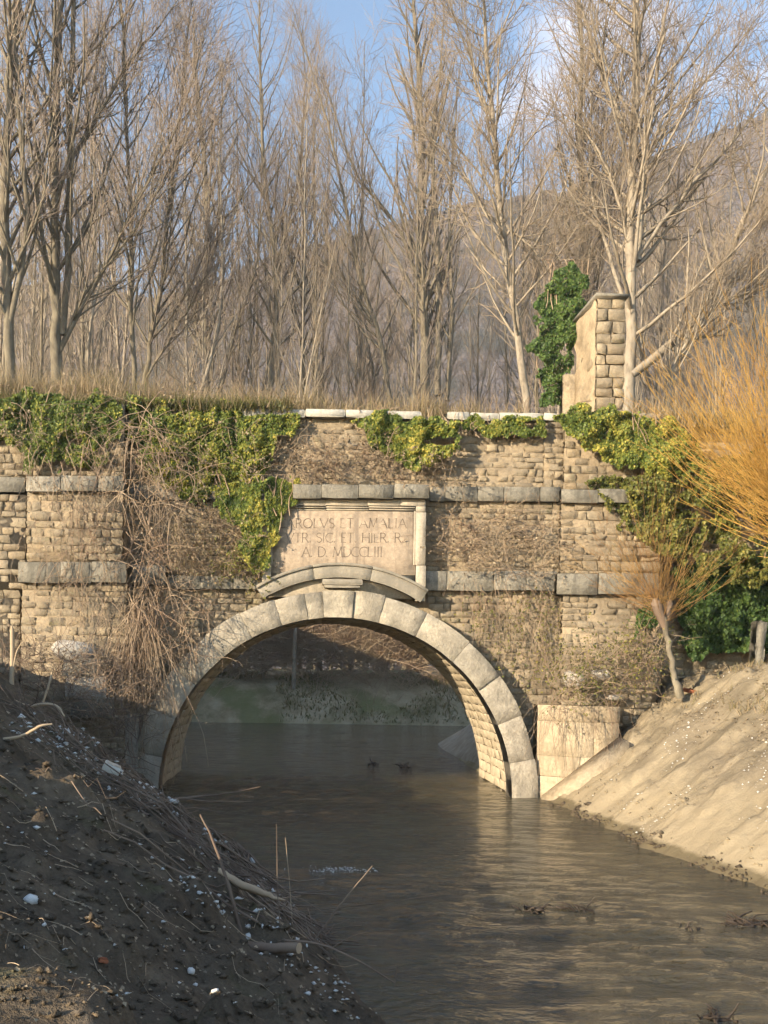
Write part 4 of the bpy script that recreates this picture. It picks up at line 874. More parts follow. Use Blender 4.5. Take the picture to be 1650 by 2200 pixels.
ivy('ivy_mat', 'thick yellow-green ivy hanging from the parapet left of the coping stones', IVY['mid'], 0.42, 0.48, 17500, 202, yellow=0.28)
ivy('ivy_mat', 'ivy trail hanging over the left end of the inscription panel', IVY['drape'], -0.05, 0.28, 9000, 203, yellow=0.5, size=0.066)
ivy('ivy_mat', 'round bright ivy clump hanging below the middle coping stones', IVY['centre'], 0.40, 0.45, 9500, 204, yellow=0.28)
ivy('ivy_mat', 'thin fringe of ivy under the right coping stones', IVY['thin'], 0.38, 0.22, 2000, 205, yellow=0.12, thr=-0.1)
ivy('ivy_mat', 'ivy spilling over the wall top below the gate pillar', IVY['right'], 0.20, 0.45, 12500, 206, yellow=0.28)
ivy('ivy_mat', 'loose olive creeper under the orange willow shoots', [(1260, 1025), (1380, 1000), (1680, 960), (1700, 1270), (1500, 1230), (1430, 1200), (1330, 1130), (1290, 1080)], 0.35, 0.8, 15000, 207, 'olive', 0.075, 0.1, -0.3)
ivy('ivy_mat', 'deep green ivy curtain covering the recess at the right edge', [(1455, 1225), (1520, 1195), (1700, 1200), (1700, 1415), (1490, 1405), (1460, 1340)], 1.1, 0.7, 13000, 208, 'ivy_deep', 0.10)
ivy('ivy_column', 'tall column of dark ivy standing left of the gate pillar', [(1195, 585), (1225, 572), (1255, 592), (1268, 612), (1250, 640), (1240, 700), (1228, 800), (1215, 875), (1165, 880), (1160, 800), (1140, 745), (1158, 705), (1143, 645), (1172, 612)], 2.6, 0.4, 9000, 209, 'ivy_deep', 0.075, 0.12, edge=12)
ivy('ivy_mat', 'small sprig of ivy climbing the right buttress foot', [(1372, 1285), (1412, 1290), (1405, 1345), (1372, 1365), (1350, 1372), (1368, 1325)], 0.12, 0.15, 500, 210, 'ivy_deep', 0.075)

def grass(name, label, X, Yv, Z, h, seed, mat='grass', lean=0.3, width=0.012, green=0.0, kind='stuff', cat='grass'):
    rng = np.random.default_rng(seed); n = len(X); b = np.stack([X, Yv, Z], -1); a = rng.uniform(0, 6.28, n)
    d = np.stack([np.cos(a), np.sin(a), np.zeros(n)], -1); w = d * (width * rng.uniform(0.6, 1.4, n))[:, None]
    bend = np.stack([rng.normal(0, lean, n), rng.normal(0, lean, n), np.zeros(n)], -1); hh = np.asarray(h)[:, None]
    m = b + bend * hh * 0.35 + [0, 0, 1] * hh * 0.55; t = b + bend * hh + [0, 0, 1] * hh * (1 - 0.2 * rng.random((n, 1)))
    V = np.stack([b - w, b + w, m + w * 0.7, m - w * 0.7, t], 1).reshape(-1, 3); i = np.arange(n)[:, None] * 5
    o = obj(name, V, np.concatenate([i + [0, 1, 2], i + [0, 2, 3], i + [3, 2, 4]]), M[mat], None, False, np.repeat(np.clip(rng.normal(0.6, 0.2, n) - green, 0, 1), 5))
    return tag(o, label, cat, kind=kind)
rng = np.random.default_rng(301); n = 34000
gx = rng.uniform(-10.5, 11.5, n); gy = 0.75 + 3.9 * rng.random(n) ** 1.6; dens = fbm(gx * 0.8, gy * 0.8, 303, 3)
kk = (dens > -0.35) & ~((gx > 5.6) & (gy < 2.6) & (gx < 8.4)); gx, gy, dens = gx[kk], gy[kk], dens[kk]
gz = 9.84 + 0.22 * np.clip((-3.0 - gx) / 2, 0, 1) - 0.30 * np.clip((0.95 - gy) / 0.3, 0, 1)
gh = (0.18 + 0.85 * rng.random(len(gx)) ** 2.2 + 0.7 * np.clip(fbm(gx * 0.6, gy * 0.6, 308, 3), 0, 1) + 0.15 * (gx < -1)) * np.where(gx > 0.0, 0.8, 1.0)
grass('dry_grass', 'dry tawny grass growing along the top of the bridge', gx, gy, gz, gh, 302, green=0.05, width=0.008, lean=0.35)
n = 420; wx = rng.uniform(-10, 6.0, n); wy = rng.uniform(0.9, 4.3, n); wp = np.empty((n, 6, 3)); wp[:, 0] = np.stack([wx, wy, np.full(n, 9.85)], -1); wd = norm(rng.normal(0, 0.22, (n, 3)) + [0, 0, 1]); wl = rng.uniform(0.5, 1.25, n) * np.where(wx < -1, 1.0, 0.75)
for k in range(1, 6): wd = norm(wd + rng.normal(0, 0.10, (n, 3))); wp[:, k] = wp[:, k - 1] + wd * (wl / 5)[:, None]
wr = np.full((n, 6), 0.005) * np.linspace(1.2, 0.5, 6); w2, r2 = sprout(rng, wp, wr, 7, 0.35, 1.0, 42, 0.22, 0.08, 4, 0.15, 0.7, 0.5); wv = [tubes(wp, wr, 3), tubes(w2, np.maximum(r2, 0.003), 3)]
tag(obj('dry_weeds', *join(wv), M['vine'], None, True), 'branching dry weed stalks standing in the grass on the bridge', 'weeds', kind='stuff')
n = 7000; gx = rng.uniform(-10.5, -0.5, n); gy = 0.1 + 0.8 * rng.random(n); gz = 9.66 + 0.2 * rng.random(n)
grass('green_grass', 'greener grass overhanging the left wall top', gx, gy, gz, rng.uniform(0.15, 0.4, n), 305, green=0.42, lean=0.6)

def tangle(rng, n, region, Y, bulge, L, K=9, grav=-0.10, wob=0.22, d0=(0, -0.3, 0.6), spread=0.8, rad=0.006):
    q = scatter_poly(rng, region, n, int(rng.integers(1000)), 8, -0.9); p = at(q[:, 0], q[:, 1], Y - bulge * rng.random(n)); path = np.empty((n, K, 3)); path[:, 0] = p
    d = norm(np.asarray(d0) + rng.normal(0, spread, (n, 3)) * [1, 0.4, 1]); ln = L * rng.uniform(0.4, 1.4, n)
    for k in range(1, K):
        d = norm(d + [0, 0, grav] + rng.normal(0, wob, (n, 3)) * [1, 0.6, 1]); p = p + d * (ln / (K - 1))[:, None]; p[:, 1] = np.minimum(p[:, 1], Y); path[:, k] = p
    return path, rad * rng.uniform(0.5, 1.6, n)[:, None] * np.linspace(1, 0.4, K)
def bramble(name, label, cat, region, Y, bulge, n, L, seed, mat='bramble', leafn=0, grav=-0.10, d0=(0, -0.3, 0.6), spread=0.8, rad=0.006, wob=0.22, green=0.0, lm='dead_leaf', K=9):
    rng = np.random.default_rng(seed); P, R = tangle(rng, n, region, Y, bulge, L, K, grav, wob, d0, spread, rad); reg = np.asarray(region, float)
    c = at(reg[:, 0].mean(), reg[:, 1].max(), Y); t = thing(name, label, cat, (c[0], Y, c[2]))
    o = obj('stems', *tubes(P, R, 4), M[mat], t, True); o['kind'] = 'stuff'
    s2, r2 = sprout(rng, P, R, 3, 0.2, 0.95, 45, L * 0.22, grav * 0.5, 4, 0.2, 0.7, 0.5); s2[..., 1] = np.minimum(s2[..., 1], Y)
    o = obj('side_twigs', *tubes(s2, np.maximum(r2, 0.0028), 3), M[mat], t, True); o['kind'] = 'stuff'
    if leafn:
        i = rng.integers(len(s2), size=leafn); kx = rng.integers(4, size=leafn); pp = s2[i, kx] + rng.normal(0, 0.02, (leafn, 3))
        V, Fc = leaves(rng, pp, rng.normal(0, 1, (leafn, 3)) + [0, -0.8, 0.3], rng.normal(0, 1, (leafn, 3)), 0.05 * rng.uniform(0.5, 1.4, leafn))
        o = obj('leaves', V, Fc, M[lm], t, False, np.repeat(np.clip(rng.normal(0.5, 0.25, leafn), 0, 1), 4)); o['kind'] = 'stuff'
    return t
bramble('dry_creeper', 'tangle of dry reddish vines hanging in the corner beside the left buttress', 'creeper', [(235, 880), (330, 880), (390, 1000), (390, 1120), (350, 1250), (320, 1400), (250, 1420), (262, 1200), (250, 1000)], 0.35, 1.1, 230, 1.9, 401, 'vine', 900, -0.16, (0, -0.2, -0.3), 0.7, 0.009, 0.20)
bramble('dry_creeper', 'sparse dry vines trailing down the face of the left buttress', 'creeper', [(60, 930), (240, 930), (260, 1200), (230, 1330), (120, 1300), (60, 1100)], -0.62, 0.18, 100, 1.7, 402, 'vine', 500, -0.25, (0, -0.1, -0.5), 0.5, 0.007, 0.14)
bramble('dry_creeper', 'thin dead stems trailing over the thick yellow-green ivy', 'creeper', [(290, 870), (520, 880), (600, 900), (560, 990), (420, 1030), (320, 980)], -0.05, 0.15, 26, 1.3, 411, 'vine', 500, -0.2, (0, -0.2, -0.2), 0.7, 0.005, 0.18)
bramble('dry_creeper', 'thin dead stems trailing over the dark ivy at the left edge', 'creeper', [(0, 860), (230, 860), (220, 960), (60, 970), (0, 930)], -0.45, 0.15, 30, 1.2, 412, 'vine', 500, -0.2, (0.2, -0.2, -0.2), 0.7, 0.005, 0.18)
bramble('dry_bush', 'low dry bramble growing on the cornice right of the left buttress', 'bush', [(350, 1130), (520, 1110), (560, 1190), (540, 1235), (370, 1235)], 0.42, 0.4, 170, 0.9, 403, 'bramble', 1500, -0.08, lm='grass')
bramble('dry_bush', 'brown brushwood along the cornice above the inscription panel', 'bush', [(590, 960), (700, 935), (780, 950), (900, 1005), (990, 1000), (990, 1042), (640, 1040), (575, 1010)], 0.42, 0.45, 240, 0.8, 404, 'bramble', 1900, -0.05, lm='dead_leaf')
bramble('dry_bush', 'dark dry bramble heap on the lower cornice right of the panel', 'bush', [(925, 1180), (950, 1130), (1060, 1115), (1150, 1130), (1205, 1180), (1200, 1235), (1100, 1245), (930, 1225)], 0.42, 0.5, 250, 0.95, 405, 'bramble', 1500, -0.08)
bramble('dry_creeper', 'pale dry stems hanging below the right cornice', 'creeper', [(985, 1235), (1200, 1235), (1205, 1300), (1180, 1400), (1060, 1340), (1000, 1290)], 0.40, 0.2, 110, 1.5, 406, 'vine', 1100, -0.30, (0, -0.1, -0.6), 0.45, 0.005, 0.13, lm='olive')
bramble('dry_bush', 'dry brush heap on the right bank top at the foot of the buttress', 'bush', [(1170, 1440), (1230, 1390), (1400, 1370), (1430, 1420), (1400, 1470), (1200, 1510)], -0.1, 0.6, 330, 0.8, 407, 'bramble', 2200, -0.06, lm='olive')
bramble('dry_creeper', 'thin bare stems drooping over the pale wing wall', 'creeper', [(1160, 1490), (1330, 1490), (1330, 1525), (1160, 1525)], -0.56, 0.12, 46, 1.5, 408, 'vine', 0, -0.35, (0, -0.2, -0.3), 0.4, 0.0045, 0.10)
bramble('dry_creeper', 'curly pale vines dangling over the left haunch of the arch', 'creeper', [(290, 1250), (400, 1240), (470, 1300), (430, 1400), (340, 1440), (290, 1380)], -0.05, 0.35, 130, 1.3, 409, 'vine', 200, -0.16, (0.1, -0.2, -0.3), 0.8, 0.008, 0.28)
bramble('dry_bush', 'grassy green and brown tuft on the cornice left of the panel', 'bush', [(500, 1170), (565, 1180), (575, 1240), (470, 1245)], 0.25, 0.3, 120, 0.6, 410, 'bramble', 1300, -0.06, lm='olive')
bramble('dry_bush', 'dark leafless brush growing around the fallen blocks at the left', 'bush', [(0, 1400), (110, 1385), (240, 1420), (310, 1480), (320, 1600), (240, 1590), (120, 1500), (0, 1470)], -1.0, 0.9, 330, 0.9, 413, 'stick', 500, -0.04, (0, -0.2, 0.5), 0.8, 0.007, 0.2)
bramble('dry_creeper', 'long dry vines hanging down to the left foot of the arch', 'creeper', [(255, 1270), (330, 1270), (330, 1330), (260, 1340)], -0.45, 0.3, 60, 3.2, 414, 'vine', 200, -0.3, (0, -0.1, -0.6), 0.35, 0.008, 0.13, K=12)

# ------------------------------------------------------------------ far bank seen through the arch
rng = np.random.default_rng(501); n = 14000
gx = rng.uniform(-12, 14, n); gy = rng.uniform(29, 37, n); kk = ~in_poly(gx, gy, RIV); gx, gy = gx[kk], gy[kk]; kk = fbm(gx * 0.35, gy * 0.35, 505, 3) > -0.1; gx, gy = gx[kk], gy[kk]
grass('bank_grass', 'green and straw grass on the far river bank seen through the arch', gx, gy, ground_z(gx, gy), rng.uniform(0.1, 0.35, len(gx)), 502, green=0.35, width=0.03, lean=0.5)
for j, (xa, xb, ya, sd, lab) in enumerate(((380, 640, 1440, 511, 'reddish leafless brush on the far bank, left half of the arch opening'), (600, 830, 1430, 512, 'reddish leafless brush on the far bank, middle of the arch opening'), (800, 1030, 1440, 513, 'leafless brush on the far bank, right part of the arch opening'))):
    bramble('bank_brush', lab, 'bush', [(xa, ya), (xb, ya), (xb, ya - 60), (xa, ya - 60)], 36.0, 1.6, 900, 5.0, sd, 'bramble', 0, 0.0, (0, -0.1, 0.8), 0.8, 0.018, 0.16)

# ------------------------------------------------------------------ left bank: litter, sticks, stones
def on_left_many(px, py):
    """points of the left bank seen at pixels: march along the rays"""
    u, v = unroll(np.asarray(px, float), np.asarray(py, float)); d = np.linspace(2.2, 24, 320)[None]
    X = (u[:, None] - PX0) * d / F; Y = CAMY + d + 0 * X; Z = CAMZ - (v[:, None] - PY0) * d / F; g = left_z(X, Y)
    hit = Z <= g; i = np.where(hit.any(1), hit.argmax(1), X.shape[1] - 1); r = np.arange(len(i)); return np.stack([X[r, i], Y[r, i], g[r, i]], -1)
def on_left(px, py): return on_left_many([px], [py])[0]
def rockmesh(w, d, h, seed, amp=0.18, n=7):
    rg_ = np.random.default_rng(seed); th = np.linspace(0, np.pi, n); ph = np.linspace(0, 2 * np.pi, n + 3, endpoint=False); T, Pn = np.meshgrid(th, ph, indexing='ij')
    r = 1 + amp * rg_.normal(0, 1, T.shape); r[0] = r[0, 0]; r[-1] = r[-1, 0]
    s = lambda v: np.sign(v) * np.abs(v) ** 0.7
    V = np.stack([s(np.sin(T) * np.cos(Pn)) * r * w / 2, s(np.sin(T) * np.sin(Pn)) * r * d / 2, s(np.cos(T)) * r * h / 2], -1).reshape(-1, 3); m = n + 3
    i = (np.arange(n - 1)[:, None] * m + np.arange(m)[None]); j = (np.arange(n - 1)[:, None] * m + (np.arange(m)[None] + 1) % m)
    return V, np.stack([i, i + m, j + m, j], -1).reshape(-1, 4)
def small(name, label, cat, P, VQ, mat, rot=(0, 0, 0), group=None):
    o = put(name, new_mesh(name, VQ[0], VQ[1], M[mat], False), None, P); o.rotation_euler = rot; return tag(o, label, cat, group)
M['white'] = simple('chalk_white', [(0.3, (0.46, 0.45, 0.43)), (0.6, (0.66, 0.65, 0.62))], 14, 0.85, 0.4)
M['foamy'] = simple('foam_white', [(0.3, (0.62, 0.60, 0.52)), (0.6, (0.74, 0.72, 0.64))], 10, 0.7, 0.2)
for px, py, w, h, lab, sd in ((68, 1945, 44, 26, 'smooth white stone lying in the dark soil near the left edge', 1), (410, 2101, 28, 21, 'small round white stone low on the dark left bank', 2), (462, 2138, 24, 12, 'flat white chip below the round white stone', 3), (95, 1990, 14, 10, 'tiny white pebble just below the large white stone', 4), (532, 2018, 25, 12, 'pale shard lying left of the sawn log', 5)):
    p = on_left(px, py); d = (p[1] - CAMY) / F; w, h = w * d * 0.72, h * d * 0.72; small('white_stone', lab, 'stone', p + [0, 0, h * 0.3], rockmesh(w, w * 0.8, h, 600 + sd, 0.10), 'white', (0.3, 0.4, sd))
p = on_left(240, 1668); small('polystyrene_block', 'cream broken foam block among white litter on the left bank', 'litter', p + [0, 0, 0.08], slab(0.24, 0.15, 0.13, 6, 5, 0.015, 0.006, 9, 1, True), 'foamy', (0.2, 0.45, 0.3))
p = on_left(222, 2072); small('brick_shard', 'small orange brick shard on the dark left bank', 'brick', p + [0, 0, 0.02], slab(0.06, 0.035, 0.025, 4, 4, 0.006, 0.003, 8, 1, True), 'letter', (0.1, 0.3, 0.5))
M['terracotta'] = simple('terracotta', [(0.3, (0.30, 0.10, 0.05)), (0.6, (0.42, 0.16, 0.08))], 12); bpy.data.objects['brick_shard'].data.materials[0] = M['terracotta']
# white crumbs
def crumbs(name, label, pts, size, seed, mat, kind='stuff', cat='pebbles', near=True):
    rg_ = np.random.default_rng(seed); n = len(pts); base = np.array([[1, 0, 0], [-0.5, 0.87, 0], [-0.5, -0.87, 0], [0, 0, 0.9], [0, 0, -0.9]]); F5 = np.array([[0, 1, 3], [1, 2, 3], [2, 0, 3], [1, 0, 4], [2, 1, 4], [0, 2, 4]])
    s = size * rg_.uniform(0.4, 1.8, n) ** 1.3 * (np.clip((pts[:, 1] - CAMY) / 12, 0.3, 1.5) if near else 1); V = base[None] * (1 + 0.35 * rg_.normal(0, 1, (n, 5, 3))) * s[:, None, None] * np.stack([rg_.uniform(0.5, 1.3, n), rg_.uniform(0.5, 1.3, n), rg_.uniform(0.3, 0.8, n)], -1)[:, None]
    a = rg_.uniform(0, 6.28, n); ca, sa = np.cos(a)[:, None], np.sin(a)[:, None]; V = np.stack([V[..., 0] * ca - V[..., 1] * sa, V[..., 0] * sa + V[..., 1] * ca, V[..., 2]], -1) + pts[:, None]
    o = obj(name, V, (np.arange(n)[:, None, None] * 5 + F5[None]).reshape(-1, 3), M[mat]); return tag(o, label, cat, kind=kind)
L = []
for (xa, ya, xb, yb, sp, m) in ((60, 1560, 480, 1790, 24, 130), (300, 1680, 650, 1940, 26, 180), (380, 1880, 520, 2000, 20, 60), (20, 1700, 500, 2150, 130, 70), (560, 1960, 760, 2180, 40, 90), (20, 1560, 200, 1600, 20, 60)):
    for _ in range(m):
        t = rng.random(); x = xa + (xb - xa) * t + rng.normal(0, sp); y = ya + (yb - ya) * t + rng.normal(0, sp * 0.7)
        if 0 < x < 820 and 1480 < y < 2195: L.append((x, y))
L = np.array(L); pts = on_left_many(L[:, 0], L[:, 1]); kk = (pts[:, 2] > 0.02) & (pts[:, 1] < -0.5); pts = pts[kk]
crumbs('white_litter', 'scattered white crumbs and chips over the dark left bank', pts + [0, 0, 0.008], 0.028, 71, 'white')
n = 1300; x = rng.uniform(-60, 840, n); y = 1500 + 700 * rng.random(n) ** 0.8; pts = on_left_many(x, y); kk = (pts[:, 2] > 0.05) & (pts[:, 1] < -0.5); pts = pts[kk]
crumbs('soil_clods', 'crumbly dark soil clods covering the left bank', pts + [0, 0, 0.005], 0.045, 72, 'soil', cat='clods')
n = 2200; x = rng.uniform(-40, 820, n); y = 1500 + 700 * rng.random(n); pts = on_left_many(x, y); pts = pts[(pts[:, 2] > 0.05) & (pts[:, 1] < -0.6)]; n = len(pts)
V, Fc = leaves(rng, pts + [0, 0, 0.012], np.stack([0.5 + rng.normal(0, 0.35, n), rng.normal(0, 0.35, n), np.ones(n)], -1), rng.normal(0, 1, (n, 3)), 0.055 * np.clip((pts[:, 1] - CAMY) / 11, 0.35, 1.2) * rng.uniform(0.5, 1.3, n))
tag(obj('leaf_litter', V, Fc, M['dead_leaf'], None, False, np.repeat(rng.random(n), 4)), 'dead leaves littering the dark left bank', 'leaves', kind='stuff')
n = 2600; y = rng.uniform(-9, -0.3, n); x = np.interp(y, RW[:, 0], RW[:, 1]) + 2.6 + 2.6 * rng.random(n); kk = fbm(x * 0.8, y * 0.8, 89, 3) > 0.05; x, y = x[kk], y[kk]; n = len(x)
V, Fc = leaves(rng, np.stack([x, y, right_z(x, y) + 0.012], -1), np.stack([-0.5 + rng.normal(0, 0.35, n), rng.normal(0, 0.35, n), np.ones(n)], -1), rng.normal(0, 1, (n, 3)), 0.06 * rng.uniform(0.5, 1.3, n))
tag(obj('leaf_litter', V, Fc, M['dead_leaf'], None, False, np.repeat(rng.random(n), 4)), 'dead leaves scattered over the upper right bank', 'leaves', kind='stuff')
n = 2600; y = rng.uniform(-7, -0.2, n); x = np.interp(y, RW[:, 0], RW[:, 1]) + 3.0 + 2.4 * rng.random(n); kk = fbm(x * 1.1, y * 1.1, 93, 3) > 0.22; x, y = x[kk], y[kk]
grass('bank_tufts', 'dry grass tufts along the top of the right bank', x, y, right_z(x, y), rng.uniform(0.08, 0.3, len(x)), 94, lean=0.6, width=0.007, green=0.1)
# right bank pebbles
n = 2600; y = rng.uniform(-15, -0.9, n); xw = np.interp(y, RW[:, 0], RW[:, 1]); x = xw + rng.uniform(0.15, 4.6, n); kk = fbm(x * 0.6, y * 1.6 - x * 0.5, 83, 3) > 0.12; x, y = x[kk], y[kk]
crumbs('pale_pebbles', 'pale pebbles and shell bits strewn over the sandy right bank', np.stack([x, y, right_z(x, y) + 0.006], -1), 0.012, 84, 'white')
n = 3200; y = rng.uniform(-15, -0.7, n); x = np.interp(y, RW[:, 0], RW[:, 1]) + rng.uniform(0.05, 5.2, n); kk = fbm(x * 0.9, y * 0.9, 85, 3) > -0.05; x, y = x[kk], y[kk]
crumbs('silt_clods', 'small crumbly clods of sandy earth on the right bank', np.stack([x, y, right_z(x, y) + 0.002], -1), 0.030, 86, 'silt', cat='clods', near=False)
n = 700; y = rng.uniform(-13.5, -1.2, n); x = np.interp(y, RW[:, 0], RW[:, 1]) + rng.normal(0.06, 0.10, n); kk = fbm(y * 1.1, y * 0, 87, 3) > 0.0; x, y = x[kk], y[kk]
crumbs('waterline_clods', 'dark muddy clods along the right waterline', np.stack([x, y, np.maximum(right_z(x, y), -0.01) + 0.0], -1), 0.032, 88, 'soil', cat='clods')

# loose twigs on the left bank, one mass; the big ones are things
def lay(n, gen, L, seed, rad, K=6, lift=0.03, wob=0.10, tilt=0.25):
    rg_ = np.random.default_rng(seed); gg = np.array([gen(rg_) for _ in range(n)]); p = on_left_many(gg[:, 0], gg[:, 1]); p = p[(p[:, 2] > 0.03) & (p[:, 1] < -0.6)]; n = len(p); path = np.empty((n, K, 3)); path[:, 0] = p
    a = rg_.normal(-0.45, 0.7, n) + np.where(rg_.random(n) < 0.5, 0, np.pi); d = np.stack([np.cos(a), np.sin(a), np.zeros(n)], -1); ln = L * rg_.uniform(0.3, 1.5, n); rise = np.abs(rg_.normal(0, tilt, n))
    for k in range(1, K):
        d = norm(d + rg_.normal(0, wob, (n, 3)) * [1, 1, 0]); q = path[:, k - 1] + d * (ln / (K - 1))[:, None]; q[:, 2] = np.maximum(left_z(q[:, 0], q[:, 1]), 0.0) + lift + rise * k * ln / K; path[:, k] = q
    path[:, 0, 2] += 0.01; sc = np.clip((p[:, 1] - CAMY) / 12, 0.25, 1.2)[:, None]
    path = path[:, :1] + (path - path[:, :1]) * sc[..., None]; path[..., 2] = np.maximum(path[..., 2], left_z(path[..., 0], path[..., 1]) + 0.006)
    return path, sc * rad * rg_.uniform(0.4, 1.6, n)[:, None] * np.linspace(1, 0.5, K)
def g1(r): t = r.random(); return 330 + 400 * t + r.normal(0, 36), 1690 + 330 * t + r.normal(0, 30)
def g2(r): t = r.random(); return 80 + 320 * t + r.normal(0, 60), 1500 + 220 * t + r.normal(0, 40)
def g3(r): return r.uniform(0, 700), r.uniform(1650, 2180)
P, R = lay(620, g1, 0.6, 91, 0.009, tilt=0.16); o = obj('driftwood_twigs', *tubes(P, R, 4), M['stick'], None, True); tag(o, 'heap of broken twigs along the left waterline', 'twigs', kind='stuff')
P, R = lay(70, g1, 1.5, 95, 0.015, tilt=0.14); o = obj('driftwood_sticks', *tubes(P, R, 5), M['stick'], None, True); tag(o, 'longer dead sticks lying in the heap along the left waterline', 'sticks', kind='stuff')
P, R = lay(330, g2, 0.7, 92, 0.008, tilt=0.40); o = obj('brushwood_twigs', *tubes(P, R, 4), M['stick'], None, True); tag(o, 'dark brushwood heaped on the left bank below the buttress', 'twigs', kind='stuff')
P, R = lay(110, g3, 0.5, 93, 0.006, K=4, wob=0.05, tilt=0.10); o = obj('loose_straw', *tubes(P, R, 3), M['stick_pale'], None, True); tag(o, 'thin pale straws lying over the dark soil', 'straw', kind='stuff')
def stick(name, label, cat, pts, mat='stick', sides=7, end=None, sub=()):
    """pts: (px, py, radius m, extra distance towards the far side) - first point is on the bank"""
    P = []; b = on_left(pts[0][0], pts[0][1]); 
    for px, py, r, dy in pts: P.append([*at(px, py, b[1] + dy), r])
    s = spline(P, 14); rg_ = np.random.default_rng(int(pts[0][0]) + 50); s[1:-1, :3] += rg_.normal(0, P[0][3] * 0.15, (12, 3))
    if len(sub) or end:
        t = thing(name, label, cat, s[0, :3]); obj('stem', *tubes(s[None, :, :3], s[None, :, 3], sides), M[mat], t, True)
        for q in sub:
            s2 = spline([[*at(px, py, b[1] + dy), r] for px, py, r, dy in q], 9); obj('twig', *tubes(s2[None, :, :3], s2[None, :, 3], 5), M[mat], t, True)
        return t, s
    return tag(obj(name, *tubes(s[None, :, :3], s[None, :, 3], sides), M[mat], None, True), label, cat)
# sawn log with pale cut end
t, s = stick('sawn_log', 'short sawn log with a pale round cut end on the left bank', 'log', [(535, 2032, 0.042, 0), (580, 2036, 0.044, -0.02), (642, 2037, 0.046, -0.12)], 'stick', 12, True)
e, dv = s[-1, :3], norm(s[-1, :3] - s[-2, :3]); u = norm(np.cross(dv, [0, 0, 1])); v = np.cross(u, dv); aa = np.arange(12) * np.pi / 6
ring = e + dv * 0.002 + 0.0475 * (np.cos(aa)[:, None] * u + np.sin(aa)[:, None] * v); V = np.concatenate([ring, [e + dv * 0.004]]); i = np.arange(12)
obj('cut_end', V, np.stack([i, (i + 1) % 12, np.full(12, 12)], -1), M['stick_pale'], t)
stick('dead_branch', 'long dark branch leaning up from the left bank heap', 'branch', [(520, 2008, 0.016, 0), (490, 1900, 0.015, 0.1), (455, 1800, 0.012, 0.25), (430, 1750, 0.007, 0.3)], 'stick')
stick('dead_branch', 'thin straight twig slanting up right over the water', 'branch', [(668, 2032, 0.008, 0), (730, 1945, 0.007, 0.1), (800, 1860, 0.004, 0.2)], 'stick')
stick('dead_branch', 'arching dark branch reaching out low over the water', 'branch', [(600, 2020, 0.013, 0), (690, 2030, 0.011, -0.1), (770, 2065, 0.009, -0.2), (848, 2112, 0.006, -0.3)], 'stick', 6, True, [[(848, 2120, 0.004, -0.3), (852, 2080, 0.003, -0.3)], [(715, 2035, 0.006, -0.12), (760, 2010, 0.005, -0.1), (825, 1998, 0.003, 0.0)]])
stick('dry_reed', 'upright dry stem standing at the left waterline, taller one', 'stem', [(605, 2020, 0.006, 0), (597, 1930, 0.005, 0.05), (594, 1770, 0.003, 0.1)], 'stick')
stick('dry_reed', 'upright dry stem standing at the left waterline, shorter pale one', 'stem', [(628, 1985, 0.005, 0), (622, 1900, 0.004, 0.05), (613, 1800, 0.003, 0.1)], 'stick_pale')
stick('weathered_plank', 'split weathered plank poking out of the left bank heap', 'plank', [(470, 1870, 0.035, 0), (530, 1905, 0.045, -0.05), (580, 1925, 0.03, -0.1), (612, 1935, 0.008, -0.12)], 'stick_pale', 5)
stick('dead_branch', 'brown dead branches lying over the water below the arch foot', 'branch', [(345, 1722, 0.02, 0), (420, 1712, 0.018, -0.3), (500, 1703, 0.010, -0.4), (560, 1690, 0.004, -0.4)], 'stick', 6, True, [[(400, 1716, 0.010, -0.25), (450, 1722, 0.008, -0.4), (540, 1722, 0.004, -0.5)]])
stick('pale_branch', 'pale crooked branch lying on the left bank at the photo edge', 'branch', [(-5, 1590, 0.02, 0), (50, 1580, 0.019, 0), (85, 1560, 0.017, 0), (112, 1556, 0.01, 0.05)], 'stick_pale')
stick('bent_root', 'bent grey root crossing the bank below the stakes', 'root', [(30, 1505, 0.026, 0), (60, 1517, 0.028, 0), (100, 1512, 0.03, 0.0), (125, 1520, 0.028, -0.1), (138, 1540, 0.02, -0.2)], 'stick_pale')
def stake(label, px0, py0, px1, py1, r0, r1, sub=()):
    b = on_left(px0, py0); P = [[*at(px0 - (px1 - px0) * 0.1, py0 + 12, b[1]), r0], [*at(px0, py0, b[1]), r0], [*at((px0 + px1) / 2 + 1, (py0 + py1) / 2, b[1]), (r0 + r1) / 2], [*at(px1, py1, b[1]), r1], [*at(px1, py1 - 1, b[1]), r1 * 0.3]]
    s = spline(P, 12); t = thing('wooden_stake', label, 'stake', s[0, :3]); obj('post', *tubes(s[None, :, :3], s[None, :, 3], 9), M['stick_pale'], t, True)
    for q in sub:
        s2 = spline([[*at(px, py, b[1] - 0.02), r] for px, py, r in q], 8); obj('side_branch', *tubes(s2[None, :, :3], s2[None, :, 3], 6), M['stick_pale'], t, True)
stake('pale upright forked stake nearest the left photo edge', 25, 1468, 26, 1345, 0.055, 0.045, [[(28, 1440, 0.02), (36, 1400, 0.018), (46, 1382, 0.012)]])
stake('short thin leaning stake between two taller stakes', 92, 1510, 112, 1445, 0.028, 0.022)
stake('long pale leaning stake in front of the fallen white blocks', 130, 1515, 162, 1400, 0.038, 0.026)
